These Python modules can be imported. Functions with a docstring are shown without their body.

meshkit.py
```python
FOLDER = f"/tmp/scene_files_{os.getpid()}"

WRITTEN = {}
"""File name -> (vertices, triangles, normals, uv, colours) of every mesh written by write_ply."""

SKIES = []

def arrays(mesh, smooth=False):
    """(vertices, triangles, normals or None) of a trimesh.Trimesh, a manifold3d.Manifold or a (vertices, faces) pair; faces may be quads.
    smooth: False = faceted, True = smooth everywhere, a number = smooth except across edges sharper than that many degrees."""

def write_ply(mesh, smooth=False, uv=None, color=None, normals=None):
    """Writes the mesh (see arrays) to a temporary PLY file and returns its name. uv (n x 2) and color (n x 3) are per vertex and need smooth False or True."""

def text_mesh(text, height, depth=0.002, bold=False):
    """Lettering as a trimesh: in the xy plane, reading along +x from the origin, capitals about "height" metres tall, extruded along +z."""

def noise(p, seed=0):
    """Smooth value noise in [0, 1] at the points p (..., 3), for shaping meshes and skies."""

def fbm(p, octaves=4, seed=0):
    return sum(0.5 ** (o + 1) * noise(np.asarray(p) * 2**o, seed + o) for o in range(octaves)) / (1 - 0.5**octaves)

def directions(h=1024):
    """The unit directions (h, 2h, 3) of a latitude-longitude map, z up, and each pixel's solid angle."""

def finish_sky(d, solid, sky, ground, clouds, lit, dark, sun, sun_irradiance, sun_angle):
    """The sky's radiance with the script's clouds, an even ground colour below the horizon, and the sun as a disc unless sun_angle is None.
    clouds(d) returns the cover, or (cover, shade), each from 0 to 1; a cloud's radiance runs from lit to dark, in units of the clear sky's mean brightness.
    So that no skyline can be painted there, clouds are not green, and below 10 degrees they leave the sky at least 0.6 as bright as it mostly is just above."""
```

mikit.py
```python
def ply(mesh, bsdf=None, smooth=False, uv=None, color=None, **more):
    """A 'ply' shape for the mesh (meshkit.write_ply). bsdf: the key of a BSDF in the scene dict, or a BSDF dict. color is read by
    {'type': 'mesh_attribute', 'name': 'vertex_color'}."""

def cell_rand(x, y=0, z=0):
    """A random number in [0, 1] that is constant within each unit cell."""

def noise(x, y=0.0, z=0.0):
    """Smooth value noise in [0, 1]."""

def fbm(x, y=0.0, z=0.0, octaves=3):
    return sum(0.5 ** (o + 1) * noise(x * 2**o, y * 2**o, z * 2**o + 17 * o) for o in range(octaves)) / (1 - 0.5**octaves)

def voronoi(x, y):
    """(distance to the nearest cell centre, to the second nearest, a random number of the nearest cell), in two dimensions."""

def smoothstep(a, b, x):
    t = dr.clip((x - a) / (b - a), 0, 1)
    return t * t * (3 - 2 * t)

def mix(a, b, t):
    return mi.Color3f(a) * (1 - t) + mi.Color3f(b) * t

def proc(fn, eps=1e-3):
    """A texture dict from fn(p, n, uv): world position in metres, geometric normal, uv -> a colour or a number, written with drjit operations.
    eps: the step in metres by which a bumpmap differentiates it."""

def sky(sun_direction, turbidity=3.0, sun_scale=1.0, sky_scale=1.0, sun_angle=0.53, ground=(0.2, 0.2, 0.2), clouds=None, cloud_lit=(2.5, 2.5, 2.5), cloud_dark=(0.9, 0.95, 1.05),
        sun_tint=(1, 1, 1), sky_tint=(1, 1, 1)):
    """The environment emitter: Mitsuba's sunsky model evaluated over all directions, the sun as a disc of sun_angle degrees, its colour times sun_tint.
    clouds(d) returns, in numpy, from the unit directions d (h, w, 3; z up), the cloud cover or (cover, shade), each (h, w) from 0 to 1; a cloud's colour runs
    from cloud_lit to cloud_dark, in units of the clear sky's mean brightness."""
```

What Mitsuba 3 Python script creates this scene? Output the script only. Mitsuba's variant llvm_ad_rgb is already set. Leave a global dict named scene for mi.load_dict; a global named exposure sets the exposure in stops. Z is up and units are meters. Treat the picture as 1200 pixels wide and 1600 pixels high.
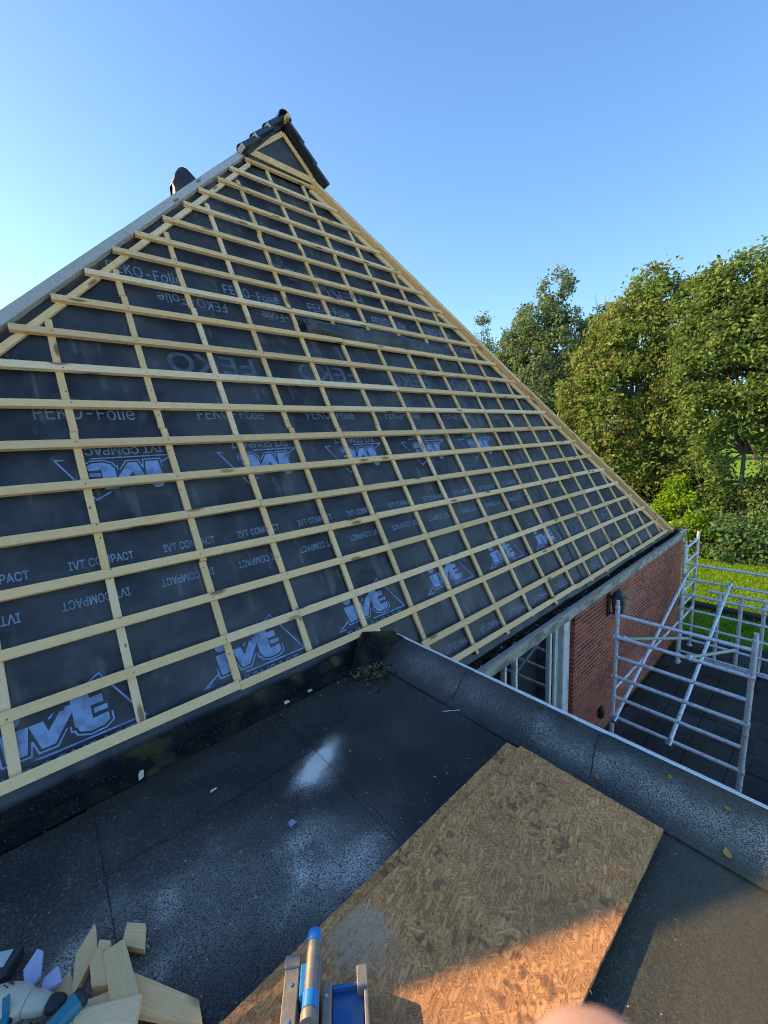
import math, random, numpy as np, trimesh, mitsuba as mi, mikit, meshkit, drjit as dr
from mikit import noise, fbm, voronoi, cell_rand, smoothstep, mix
from shapely.geometry import Polygon, Point, LineString, box as sbox
from shapely.ops import unary_union
T = mi.ScalarTransform4f
rng = np.random.default_rng(7)
scene, labels = {}, {}

# ------------------------------------------------------------------ camera, sky, exposure
EYE = np.array([0, 0, 5.0])
scene['camera'] = {'type': 'thinlens', 'fov': 87.49, 'fov_axis': 'x', 'near_clip': 0.01, 'far_clip': 2000.0,
                   'aperture_radius': 0.0006, 'focus_distance': 3.0,
                   'to_world': T().look_at(origin=[0, 0, 5], target=[0.645, 0.744, 4.829], up=[0.152, 0.095, 0.984])}
scene['sky'] = mikit.sky((-1.0, 1.62, 1.0), turbidity=1.9, sun_scale=0.47, sky_scale=1.0, sky_tint=(0.79, 0.87, 1.00), sun_tint=(1.0, 0.92, 0.76), ground=(0.12, 0.13, 0.08))
exposure = 3.45

# ------------------------------------------------------------------ helpers
def num(key):
    if key not in USED:
        USED[key] = 0
        return key
    USED[key] += 1
    return '%s_%03d' % (key, USED[key])
USED = {}

def lab(key, label=None, cat=None, group=None, kind=None):
    d = labels.setdefault(key, {})
    for k, v in (('label', label), ('category', cat), ('group', group), ('kind', kind)):
        if v: d[k] = v

def add(key, mesh, mat, label=None, cat=None, group=None, kind=None, smooth=False, uv=None, color=None):
    key = num(key)
    scene[key] = mikit.ply(mesh, mat, smooth=smooth, uv=uv, color=color)
    if label or cat or group or kind: lab(key, label, cat, group, kind)
    return key

def thing(key, label, cat, group=None):
    key = num(key)
    lab(key, label, cat, group)
    return key

def nrm(v):
    v = np.asarray(v, float); return v / np.linalg.norm(v)

def frame(d, up=(0, 0, 1)):
    d = nrm(d); up = np.asarray(up, float)
    if abs(d @ nrm(up)) > .98: up = np.array([1., 0, 0])
    s = nrm(np.cross(up, d)); return d, s, np.cross(d, s)

class MB:                                                   # collects pieces of ONE part
    def __init__(s): s.v, s.f, s.n, s.u, s.c = [], [], 0, [], []
    def put(s, v, f, uv=None, col=None):
        v = np.asarray(v, float); f = np.asarray(f, int)
        if f.shape[1] == 4: f = np.vstack([f[:, [0, 1, 2]], f[:, [0, 2, 3]]])
        s.v.append(v); s.f.append(f + s.n); s.n += len(v)
        s.u.append(np.zeros((len(v), 2)) if uv is None else uv)
        s.c.append(np.ones((len(v), 3)) if col is None else np.broadcast_to(col, (len(v), 3)))
        return s
    def tm(s, m, col=None): return s.put(m.vertices, m.faces, None, col)
    def mesh(s): return np.vstack(s.v), np.vstack(s.f)
    def uv(s): return np.vstack(s.u)
    def col(s): return np.vstack(s.c)

def board(A, B, wdir, ndir, w, t, seg=1, bow=0.0, r=None, mb=None):
    """A timber from A to B (centre of the underside); wdir across, ndir up. Its uv runs along the grain in metres."""
    r = r or rng
    mb = mb or MB()
    A, B, wdir, ndir = (np.asarray(x, float) for x in (A, B, wdir, ndir))
    L = np.linalg.norm(B - A); o = np.array([r.uniform(0, 50), r.integers(1, 900) + .3])
    k = np.linspace(0, 1, seg + 1)
    P = A + (B - A) * k[:, None]
    if bow:
        b = r.normal(0, bow, 2)
        ph = r.uniform(0, 6)
        P = P + (np.sin(k * math.pi + ph * 0) * b[0])[:, None] * wdir + (np.sin(k * 5 + ph) * b[1] * .4)[:, None] * wdir
    cr = [(-w/2, 0), (w/2, 0), (w/2, t), (-w/2, t)]
    off = 0
    for i in range(4):
        a, b = cr[i], cr[(i + 1) % 4]
        va = P + a[0] * wdir + a[1] * ndir; vb = P + b[0] * wdir + b[1] * ndir
        d = math.hypot(b[0]-a[0], b[1]-a[1])
        v = np.vstack([va, vb]); n = seg + 1
        f = [[j, j + 1, n + j + 1, n + j] for j in range(seg)]
        f = [x[::-1] for x in f]
        uv = np.vstack([np.c_[o[0] + k * L, np.full(n, o[1] + off)], np.c_[o[0] + k * L, np.full(n, o[1] + off + d)]])
        mb.put(v, f, uv); off += d
    for e, fl in ((0, 0), (-1, 1)):
        v = np.array([P[e] + c[0] * wdir + c[1] * ndir for c in cr])
        uv = np.array([[o[0] + c[0] * .2, o[1] + c[1]] for c in cr])
        mb.put(v, [[0, 1, 2, 3]] if fl else [[3, 2, 1, 0]], uv)
    return mb

def addb(key, mb, mat, **k): return add(key, mb.mesh(), mat, uv=mb.uv(), **k)

def bx(x0, x1, y0, y1, z0, z1):
    m = trimesh.creation.box((x1-x0, y1-y0, z1-z0)); m.apply_translation(((x0+x1)/2, (y0+y1)/2, (z0+z1)/2)); return m

def cbx(x0, x1, y0, y1, z0, z1, c=.004):
    """box with chamfered edges (hull of the three inset boxes)"""
    pts = []
    for a, b, d in ((c, c, 0), (c, 0, c), (0, c, c)):
        for x in (x0 + a, x1 - a):
            for y in (y0 + b, y1 - b):
                for z in (z0 + d, z1 - d): pts.append((x, y, z))
    return trimesh.convex.convex_hull(np.array(pts))

def tube(A, B, r, n=14, r2=None):
    A, B = np.asarray(A, float), np.asarray(B, float)
    d, s, u = frame(B - A); a = np.arange(n) / n * 2 * math.pi
    ring = np.cos(a)[:, None] * s + np.sin(a)[:, None] * u
    v = np.vstack([A + r * ring, B + (r if r2 is None else r2) * ring, [A], [B]])
    f = []
    for i in range(n):
        j = (i + 1) % n
        f += [[i, j, n + j], [i, n + j, n + i], [2*n, j, i], [2*n + 1, n + i, n + j]]
    return trimesh.Trimesh(v, f, process=False)

def path_tube(P, R, n=7):
    P = np.asarray(P, float); m = len(P); R = np.broadcast_to(R, (m,)); a = np.arange(n) / n * 2 * math.pi
    v, f = [], []
    for i in range(m):
        d, s, u = frame(P[min(i + 1, m - 1)] - P[max(i - 1, 0)], (0.3, 0.8, 0.1))
        v.append(P[i] + R[i] * (np.cos(a)[:, None] * s + np.sin(a)[:, None] * u))
    for i in range(m - 1):
        for j in range(n):
            k = (j + 1) % n
            f.append([i*n + j, i*n + k, (i+1)*n + k, (i+1)*n + j])
    return np.vstack(v), np.array(f)

def cat(*ms): return trimesh.util.concatenate(ms)

def lathe(prof, at, axis=(0, 0, 1), n=24):
    m = trimesh.creation.revolve(np.array(prof), sections=n)
    d, s, u = frame(axis, (0.2, 1, 0.1)); M = np.eye(4); M[:3, 0], M[:3, 1], M[:3, 2], M[:3, 3] = s, u, d, at
    m.apply_transform(M); return m

def prism(pts, z0, z1):
    m = trimesh.creation.extrude_polygon(Polygon(pts), z1 - z0, engine='earcut'); m.apply_translation((0, 0, z0)); return m

def place(m, o, ex, ey):
    ex = nrm(ex); ez = nrm(np.cross(ex, ey)); ey = np.cross(ez, ex)
    M = np.eye(4); M[:3, 0], M[:3, 1], M[:3, 2], M[:3, 3] = ex, ey, ez, o
    m = m.copy(); m.apply_transform(M); return m

# ------------------------------------------------------------------ materials
def rgb(c): return {'type': 'rgb', 'value': list(c)}
def princ(c, rough=.6, metal=0., spec=.5, **k):
    return {'type': 'principled', 'base_color': c if isinstance(c, dict) else rgb(c), 'roughness': rough, 'metallic': metal, 'specular': spec, **k}
def two(b): return {'type': 'twosided', 'b': b}
def bump(b, fn, scale, eps=1e-3): return {'type': 'bumpmap', 'arbitrary': mikit.proc(fn, eps), 'scale': scale, 'b': b}

def pine_fn(light, dark, knotc=(0.20, 0.09, 0.035)):
    def fn(p, n, uv):
        u, v = uv.x, uv.y
        w = 0.02 * noise(u * 1.6, v * 9) + 0.006 * noise(u * 6, v * 30)
        d1, d2, cr = voronoi(u * 1.5, v * 5.5)
        kn = smoothstep(.13, .05, d1) * smoothstep(.35, .45, cr)
        ring = 0.5 + 0.5 * dr.sin((v + w + 0.012 * dr.exp(-d1 * 5)) * 620)
        ring = ring * ring
        tone = cell_rand(dr.floor(v), 3.0); ton2 = cell_rand(dr.floor(v), 8.0)
        c = mix(light, dark, 0.55 * ring * noise(u * .7, v * 25, 4) + 0.25 * fbm(u * 2.5, v * 60, 2) + .30 * tone)
        c = mix(c, (c.x * .80 + .06, c.x * .72, c.x * .55), .30 * smoothstep(.68, .9, ton2)); c = c * (.82 + .22 * ton2)
        c = c * (0.86 + 0.2 * fbm(u * 25, v * 300))
        return mix(c, knotc, kn * .85)
    return fn
scene['pine'] = two(princ(mikit.proc(pine_fn((0.94, 0.63, 0.31), (0.86, 0.48, 0.19))), .65, spec=.3))
scene['old_pine'] = two(princ(mikit.proc(pine_fn((0.60, 0.56, 0.51), (0.42, 0.39, 0.35))), .75, spec=.25))

def membrane_fn(p, n, uv):
    a = fbm(p.x * 3.1, p.z * 3.1, p.y, 4)
    st = smoothstep(.55, .75, fbm(p.x * 7, p.z * 5, 8.0, 3))
    drip = noise(p.x * 40, p.z * 2.2, 3)
    fine = noise(p.x * 260, p.z * 260, p.y * 200)
    c = mix((0.015, 0.0165, 0.020), (0.050, 0.052, 0.057), smoothstep(.25, .75, a))
    c = mix(c, (0.14, 0.135, 0.13), .34 * st * smoothstep(.4, .8, drip) + .10 * st)
    return c * (0.8 + .4 * fine)
def membrane_b(p, n, uv):
    return fbm(p.x * 5, p.z * 7, 1.0, 3) * 1.0 + 0.10 * noise(p.x * 45, p.z * 9) + .35 * dr.abs(noise(p.x * 9 + p.z * 6, p.z * 7 - p.x * 2, 4.0) - .5)
scene['membrane'] = two(bump(princ(mikit.proc(membrane_fn), .48, spec=.5), membrane_b, .017, 4e-3))
def ink_fn(a):
    def f(p, n, uv):
        w = smoothstep(.30, .62, fbm(p.x * 22, p.z * 22, p.y * 9, 3)) * .35 + .65
        return mi.Color3f(a) * w
    return f
scene['ink'] = two(princ(mikit.proc(ink_fn((0.19, 0.24, 0.33))), .55))
scene['logo_ink'] = two(princ(mikit.proc(ink_fn((0.21, 0.30, 0.50))), .5))
scene['faint_ink'] = two(princ(mikit.proc(ink_fn((0.085, 0.11, 0.16))), .55))

def felt_fn(p, n, uv):
    g = noise(p.x * 420, p.y * 420, p.z * 300); g2 = noise(p.x * 190 + 7, p.y * 190, p.z * 190)
    a = fbm(p.x * 2.3, p.y * 2.3, 0.0, 4)
    c = mix((0.010, 0.010, 0.011), (0.036, 0.0345, 0.033), smoothstep(.2, .8, a))
    c = mix(c, (0.24, 0.235, 0.22), smoothstep(.60, .90, g) * .36 + .25 * smoothstep(.82, .92, g2))
    m = smoothstep(2.34, 2.48, p.y + .22 * (fbm(p.x * 3 + 3, p.y * 3, 2.0, 4) - .5)) * smoothstep(2.6, 2.0, p.x)   # moss and dirt in the corner by the slope
    c = mix(c, (0.020, 0.017, 0.010), m * .8)
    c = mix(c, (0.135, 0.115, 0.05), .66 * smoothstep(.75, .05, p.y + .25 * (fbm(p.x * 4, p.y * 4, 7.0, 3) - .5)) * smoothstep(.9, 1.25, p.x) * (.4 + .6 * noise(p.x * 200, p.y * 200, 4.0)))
    # sawdust: the splash beside the batten stack and the wide drift by the offcuts
    dx, dy = p.x - 1.02, p.y - 1.895
    e = (dx * .93 + dy * .36); h = (-dx * .36 + dy * .93)
    w = .05 * (fbm(p.x * 14, p.y * 14, 0.0, 3) - .5)
    sp = dr.exp(-(dr.square((e + 2 * w) / .15) + dr.square((h + 1.5 * w) / .055)))
    sp = sp + .35 * dr.exp(-(dr.square((e + .06) / .11) + dr.square((h + .05) / .10)))
    dr2 = smoothstep(.42, .72, fbm(p.x * 3.2 + 1.5, p.y * 3.2 + 4, 5.0, 4))
    band = dr.exp(-dr.square((p.y - 1.62 + .30 * p.x) / .22)) * smoothstep(-1.2, -.1, p.x) * smoothstep(1.15, .6, p.x)
    band2 = dr.clip(band + .9 * dr.exp(-dr.square((p.x - .72) / .30) - dr.square((p.y - 1.36) / .17)) + .8 * dr.exp(-dr.square((p.x - .22) / .22) - dr.square((p.y - 1.66) / .16)), 0, 1)
    kb = dr.exp(-dr.square((p.x - 2.13) / .10)) * smoothstep(2.45, 1.9, p.y)
    gr = noise(p.x * 330, p.y * 330, 9.0)
    amt = dr.clip(1.6 * sp, 0, 1) * smoothstep(.25, .80, gr + .62 * sp) + .85 * band2 * (.25 + .75 * dr2) * smoothstep(.10, .75, gr) + .10 * smoothstep(.72, .92, noise(p.x * 150, p.y * 150, 2.0)) * smoothstep(.35, .7, fbm(p.x * 1.7, p.y * 1.7, 3.0, 3)) + .42 * kb * (.4 + .8 * dr2) * smoothstep(.2, .8, gr)
    return mix(c, (0.76, 0.72, 0.64), dr.clip(amt, 0, .94))
def felt_b(p, n, uv): return .55 * noise(p.x * 420, p.y * 420, p.z * 300) + .8 * noise(p.x * 60, p.y * 60) + 3 * noise(p.x * 6, p.y * 6)
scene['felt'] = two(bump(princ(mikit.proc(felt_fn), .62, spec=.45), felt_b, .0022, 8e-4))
def wet_fn(p, n, uv):
    a = fbm(p.x * 9, p.y * 9, p.z * 9, 4)
    c = mix((0.007, 0.007, 0.008), (0.026, 0.023, 0.017), smoothstep(.4, .75, a)) * (.6 + .8 * noise(p.x * 240, p.y * 240, p.z * 240))
    b = fbm(p.x * 4 + 9, p.y * 4, p.z * 4, 4)
    c = mix(c, (0.065, 0.058, 0.018), .75 * smoothstep(.60, .74, b)); c = mix(c, (0.13, 0.075, 0.035), .6 * smoothstep(.64, .76, fbm(p.x * 6, p.y * 6 + 5, p.z * 6, 3)))
    return mix(c, (0.3, 0.28, 0.24), .6 * smoothstep(.86, .93, noise(p.x * 170, p.y * 170, p.z * 170)))
scene['old_felt'] = two(bump(princ(mikit.proc(wet_fn), .85, spec=.15), felt_b, .0025, 8e-4))

def strand_layers(x, y):
    """strands of an oriented-strand board: (tone, height) of the topmost strand"""
    tone, ht = mi.Float(.52), mi.Float(0.0)
    for k in range(18):
        a = (k * 2.39996 + .3) % math.pi
        if k % 3 == 0: a = .9 * math.sin(k * 1.7)
        ca, sa = math.cos(a), math.sin(a)
        L, W = .045 + .018 * (k % 4), .0062 + .0046 * ((k * 7) % 4)
        bx_, by_ = .012 * noise(x * 14, y * 14, k), .012 * noise(x * 14, y * 14, k + 50)
        X = ((x + bx_) * ca + (y + by_) * sa) / L + k * 13.7; Y = (-(x + bx_) * sa + (y + by_) * ca) / W + k * 5.3
        X = X + cell_rand(dr.floor(Y), k, 7) * 7.0
        r = cell_rand(dr.floor(X), dr.floor(Y), k)
        fx, fy = X - dr.floor(X), Y - dr.floor(Y)
        wob = .22 * noise(fx * 4, dr.floor(X) + k, dr.floor(Y))
        a0, b0 = .45 * cell_rand(dr.floor(X), dr.floor(Y), k + 20), .45 * cell_rand(dr.floor(X), dr.floor(Y), k + 21)
        on = (r > .62) & (fy > .02 + wob) & (fy < .98 - wob) & (fx > a0 + .25 * (fy - .5) * (r - .8) * 4) & (fx < 1 - b0)
        r2 = cell_rand(dr.floor(X), dr.floor(Y), k + 40)
        gr = noise(fx * 3, fy * 6, r * 90)
        edge = dr.minimum(fy - wob, .98 - wob - fy)
        t = .26 + .54 * r2 + .24 * gr - .52 * smoothstep(.16, .0, edge)
        tone = dr.select(on, t, tone)
        ht = dr.select(on, .3 + .5 * r2 + .35 * fy, ht)
    return tone, ht
def osb_fn(p, n, uv):
    tone, ht = strand_layers(uv.x, uv.y)
    c = mix((0.26, 0.080, 0.024), (0.93, 0.45, 0.165), tone)
    c = c * (.72 + .42 * fbm(uv.x * 3.3, uv.y * 3.3, 2.0, 3)) 
    sp = smoothstep(.60, .80, noise(uv.x * 55, uv.y * 55, 3)) * smoothstep(.5, .7, fbm(uv.x * 6, uv.y * 6, 1.0, 2))
    c = mix(c, (0.10, 0.055, 0.035), .55 * sp)
    # sawdust left on the board in front of the cutter
    d = smoothstep(.02, -.015, uv.x - .755 - .012 * noise(uv.y * 60, 1.0)) * dr.exp(-dr.square((uv.x - .66) / .12) - dr.square((uv.y - 1.02) / .12))
    g = smoothstep(.30, .62, noise(uv.x * 150, uv.y * 150, 5) + .25 * d)
    c = mix(c, (0.20, 0.10, 0.06), .4 * smoothstep(.58, .85, fbm(uv.x * 2.2 + 4, uv.y * 2.2, 6.0, 4)))
    return mix(c, (0.46, 0.36, 0.26), dr.clip(.9 * d * g, 0, .65))
def osb_b(p, n, uv): return strand_layers(uv.x, uv.y)[1]
scene['osb'] = two(bump(princ(mikit.proc(osb_fn), .6, spec=.3), osb_b, .0016, 6e-4))
scene['board_edge'] = two(princ(mikit.proc(lambda p, n, uv: mix((0.16, 0.075, 0.035), (0.52, 0.28, 0.13), noise(p.x * 60, p.y * 60, p.z * 700))), .8))

def par(x): return x - 2 * dr.floor(x / 2)
def brick_fn(p, n, uv):
    ix, iz = dr.floor((p.x - 5.4) / .24 + .5 * par(dr.floor(p.z / .0667))), dr.floor(p.z / .0667)
    r = cell_rand(ix, iz, 3)
    c = mix((0.20, 0.040, 0.022), (0.46, 0.105, 0.048), r)
    c = mix(c, (0.10, 0.035, 0.03), .6 * smoothstep(.82, .9, cell_rand(ix, iz, 8)))
    sm = fbm(p.x * 20, p.y * 20, p.z * 20, 3)
    c = c * (.72 + .5 * sm) * (.85 + .3 * noise(p.x * 190, p.y * 190, p.z * 190))
    ef = smoothstep(.62, .78, fbm(p.x * 1.1, p.z * 1.6, 3.0, 3))
    return mix(c, (0.38, 0.30, 0.26), .18 * ef)
scene['brick_red'] = two(bump(princ(mikit.proc(brick_fn), .85, spec=.2), lambda p, n, uv: noise(p.x * 130, p.y * 130, p.z * 130), .0015))
scene['mortar'] = two(princ(mikit.proc(lambda p, n, uv: mix((0.30, 0.20, 0.16), (0.43, 0.30, 0.25), noise(p.x * 70, p.y * 70, p.z * 70))), .9, spec=.1))
def farbrick_fn(p, n, uv):
    a = p.x + p.y; iz = dr.floor(p.z / .0667); xx = a / .24 + .5 * par(iz); fx = xx - dr.floor(xx); fz = p.z / .0667 - iz
    c = mix((0.20, 0.06, 0.04), (0.33, 0.11, 0.07), cell_rand(dr.floor(xx), iz))
    return mix(c, (0.45, 0.40, 0.36), dr.select((fx < .05) | (fz < .17), mi.Float(1), mi.Float(0)))
scene['wall_brickwork'] = two(princ(mikit.proc(farbrick_fn), .85, spec=.2))
def fascia_fn(p, n, uv):
    a = fbm(p.x * 6, p.z * 14, 2.0, 4); s = noise(p.x * 55, p.z * 4, 1)
    c = mix((0.40, 0.38, 0.31), (0.17, 0.17, 0.13), smoothstep(.35, .7, a))
    return mix(c, (0.45, 0.45, 0.40), .35 * smoothstep(.6, .9, s)) * (.8 + .4 * noise(p.x * 200, p.z * 200, p.y * 200))
scene['weathered_fascia'] = two(princ(mikit.proc(fascia_fn), .85, spec=.2))
def zinc_fn(p, n, uv):
    a = fbm(p.x * 7, p.y * 7, p.z * 7, 3)
    return mix((0.20, 0.205, 0.20), (0.36, 0.36, 0.35), a) * (.85 + .3 * noise(p.x * 90, p.y * 90, p.z * 90))
scene['zinc'] = two(princ(mikit.proc(zinc_fn), .5, metal=.35))
def alu_fn(p, n, uv):
    a = fbm(p.x * 9, p.y * 9, p.z * 9, 3); s = smoothstep(.62, .75, noise(p.x * 38, p.y * 38, p.z * 38))
    c = mix((0.68, 0.70, 0.73), (0.86, 0.87, 0.89), a)
    return mix(c, (0.30, 0.30, 0.30), .5 * s)
scene['aluminium'] = two(princ(mikit.proc(alu_fn), .40, metal=.35))
scene['glassfibre'] = two(princ((0.46, 0.50, 0.40), .5))
scene['white_paint'] = two(princ(mikit.proc(lambda p, n, uv: mix((0.74, 0.74, 0.72), (0.55, 0.55, 0.53), smoothstep(.5, .8, fbm(p.x * 8, p.y * 8, p.z * 8, 3)))), .4))
scene['white_trim'] = two(princ((0.80, 0.81, 0.83), .35))
scene['glass'] = {'type': 'thindielectric', 'int_ior': 1.6}
scene['dark_room'] = two({'type': 'diffuse', 'reflectance': rgb((0.05, 0.05, 0.055))})
scene['curtain'] = two({'type': 'diffuse', 'reflectance': rgb((0.07, 0.075, 0.085))})
scene['black_metal'] = two(princ((0.022, 0.026, 0.028), .38))
scene['black_plastic'] = two(princ((0.025, 0.025, 0.028), .45))
scene['lamp_glass'] = two(princ((0.10, 0.105, 0.10), .12, spec=.7))
scene['nail_steel'] = two(princ((0.16, 0.14, 0.13), .4, metal=.6))
scene['steel'] = two(princ((0.55, 0.56, 0.58), .3, metal=.9))
def tile_fn(p, n, uv): return mix((0.012, 0.016, 0.028), (0.030, 0.034, 0.048), fbm(p.x * 12, p.y * 12, p.z * 12, 3))
scene['glazed_tile'] = two(princ(mikit.proc(tile_fn), .28, spec=.55))
scene['gap_sunlight'] = two(princ((0.62, 0.52, 0.46), .6))  # sunlight in the left verge gaps, put in as a pale colour
def slab_fn(p, n, uv):
    a = fbm(p.x * 3, p.y * 3, 0.0, 4); c = mix((0.028, 0.029, 0.026), (0.068, 0.066, 0.060), a)
    c = c * (.7 + .5 * cell_rand(dr.floor(p.x / .5), dr.floor(p.y / .5), 2))
    return c * (.75 + .5 * noise(p.x * 140, p.y * 140))
scene['slab'] = two(bump(princ(mikit.proc(slab_fn), .8, spec=.3), lambda p, n, uv: noise(p.x * 120, p.y * 120), .002))
def turf_fn(p, n, uv):
    a = fbm(p.x * .8, p.y * .8, 1.0, 4); b = noise(p.x * 30, p.y * 30)
    c = mix((0.095, 0.205, 0.018), (0.21, 0.33, 0.034), a)
    return c * (.6 + .6 * b)
scene['turf'] = two(princ(mikit.proc(turf_fn), .9, spec=.1))
scene['grass'] = {'type': 'principledthin', 'base_color': {'type': 'mesh_attribute', 'name': 'vertex_color'}, 'roughness': .6, 'diff_trans': .7, 'spec_trans': 0.0, 'eta': 1.3}
scene['leaf'] = {'type': 'principledthin', 'base_color': {'type': 'mesh_attribute', 'name': 'vertex_color'}, 'roughness': .38, 'diff_trans': .8, 'spec_trans': 0.0, 'eta': 1.5}
scene['flake'] = two({'type': 'diffuse', 'reflectance': {'type': 'mesh_attribute', 'name': 'vertex_color'}})
def bark_fn(p, n, uv): return mix((0.07, 0.055, 0.04), (0.22, 0.19, 0.15), fbm(p.x * 20, p.y * 20, p.z * 5, 3))
scene['bark'] = two(princ(mikit.proc(bark_fn), .9, spec=.1))
scene['pale_bark'] = two(princ((0.42, 0.36, 0.28), .85, spec=.1))
scene['sleeper'] = two(princ(mikit.proc(lambda p, n, uv: mix((0.018, 0.015, 0.012), (0.055, 0.045, 0.035), noise(p.x * 40, p.y * 3, p.z * 60))), .85))

# ------------------------------------------------------------------ ground
def sheet(x0, x1, y0, y1, z, nx=1, ny=1, fn=None):
    X, Y = np.meshgrid(np.linspace(x0, x1, nx + 1), np.linspace(y0, y1, ny + 1))
    v = np.c_[X.ravel(), Y.ravel(), np.full(X.size, float(z))]
    if fn is not None: v[:, 2] += fn(v)
    i = np.arange(nx * ny); r, c = i // nx, i % nx; a = r * (nx + 1) + c
    return v, np.c_[a, a + 1, a + nx + 2, a + nx + 1]
g = MB()
for a in ((-600, 700, -600, 700),): g.put(*sheet(*a, -0.02, 40, 40))
add('lawn_ground', g.mesh(), 'turf', kind='structure')
lawnrng = np.random.default_rng(3)
scene['bounce_gravel'] = two(princ(mikit.proc(lambda p, n, uv: mix((0.52, 0.42, 0.29), (0.70, 0.58, 0.42), noise(p.x * 45, p.y * 45))), .9, spec=.1))
add('bounce_ground', sheet(-30, 11, -34, -4.7, -.008, 8, 8), 'bounce_gravel', kind='structure')  # unseen pale ground, added to bounce warm light onto the shaded roof
# paving: a bed and its slabs
add('paving', bx(4.6, 11.55, -3.2, 2.25, -.10, -.012), 'slab', kind='structure')
cells = [(x, y) for x in np.arange(4.62, 11.4, .5) for y in np.arange(2.2 - .5, -3.0, -.5)]
cells.sort(key=lambda c: math.hypot(c[0], c[1]))
for x, y in cells[:180]:
    h = lawnrng.normal(0, .0025)
    add('paving__slab', cbx(x + .004, x + .496, y + .004, y + .496, -.0118, .022 + h, .006), 'slab')
# sleeper edging
k = thing('timber_edging', 'dark timber sleeper lying across the lawn behind the scaffold tower', 'sleeper')
for y0, y1 in ((-3.4, -.62), (-.60, 2.75)):
    add(k + '__sleeper', cbx(13.30, 13.52, y0, y1, -.02, .15, .012), 'sleeper')

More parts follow.
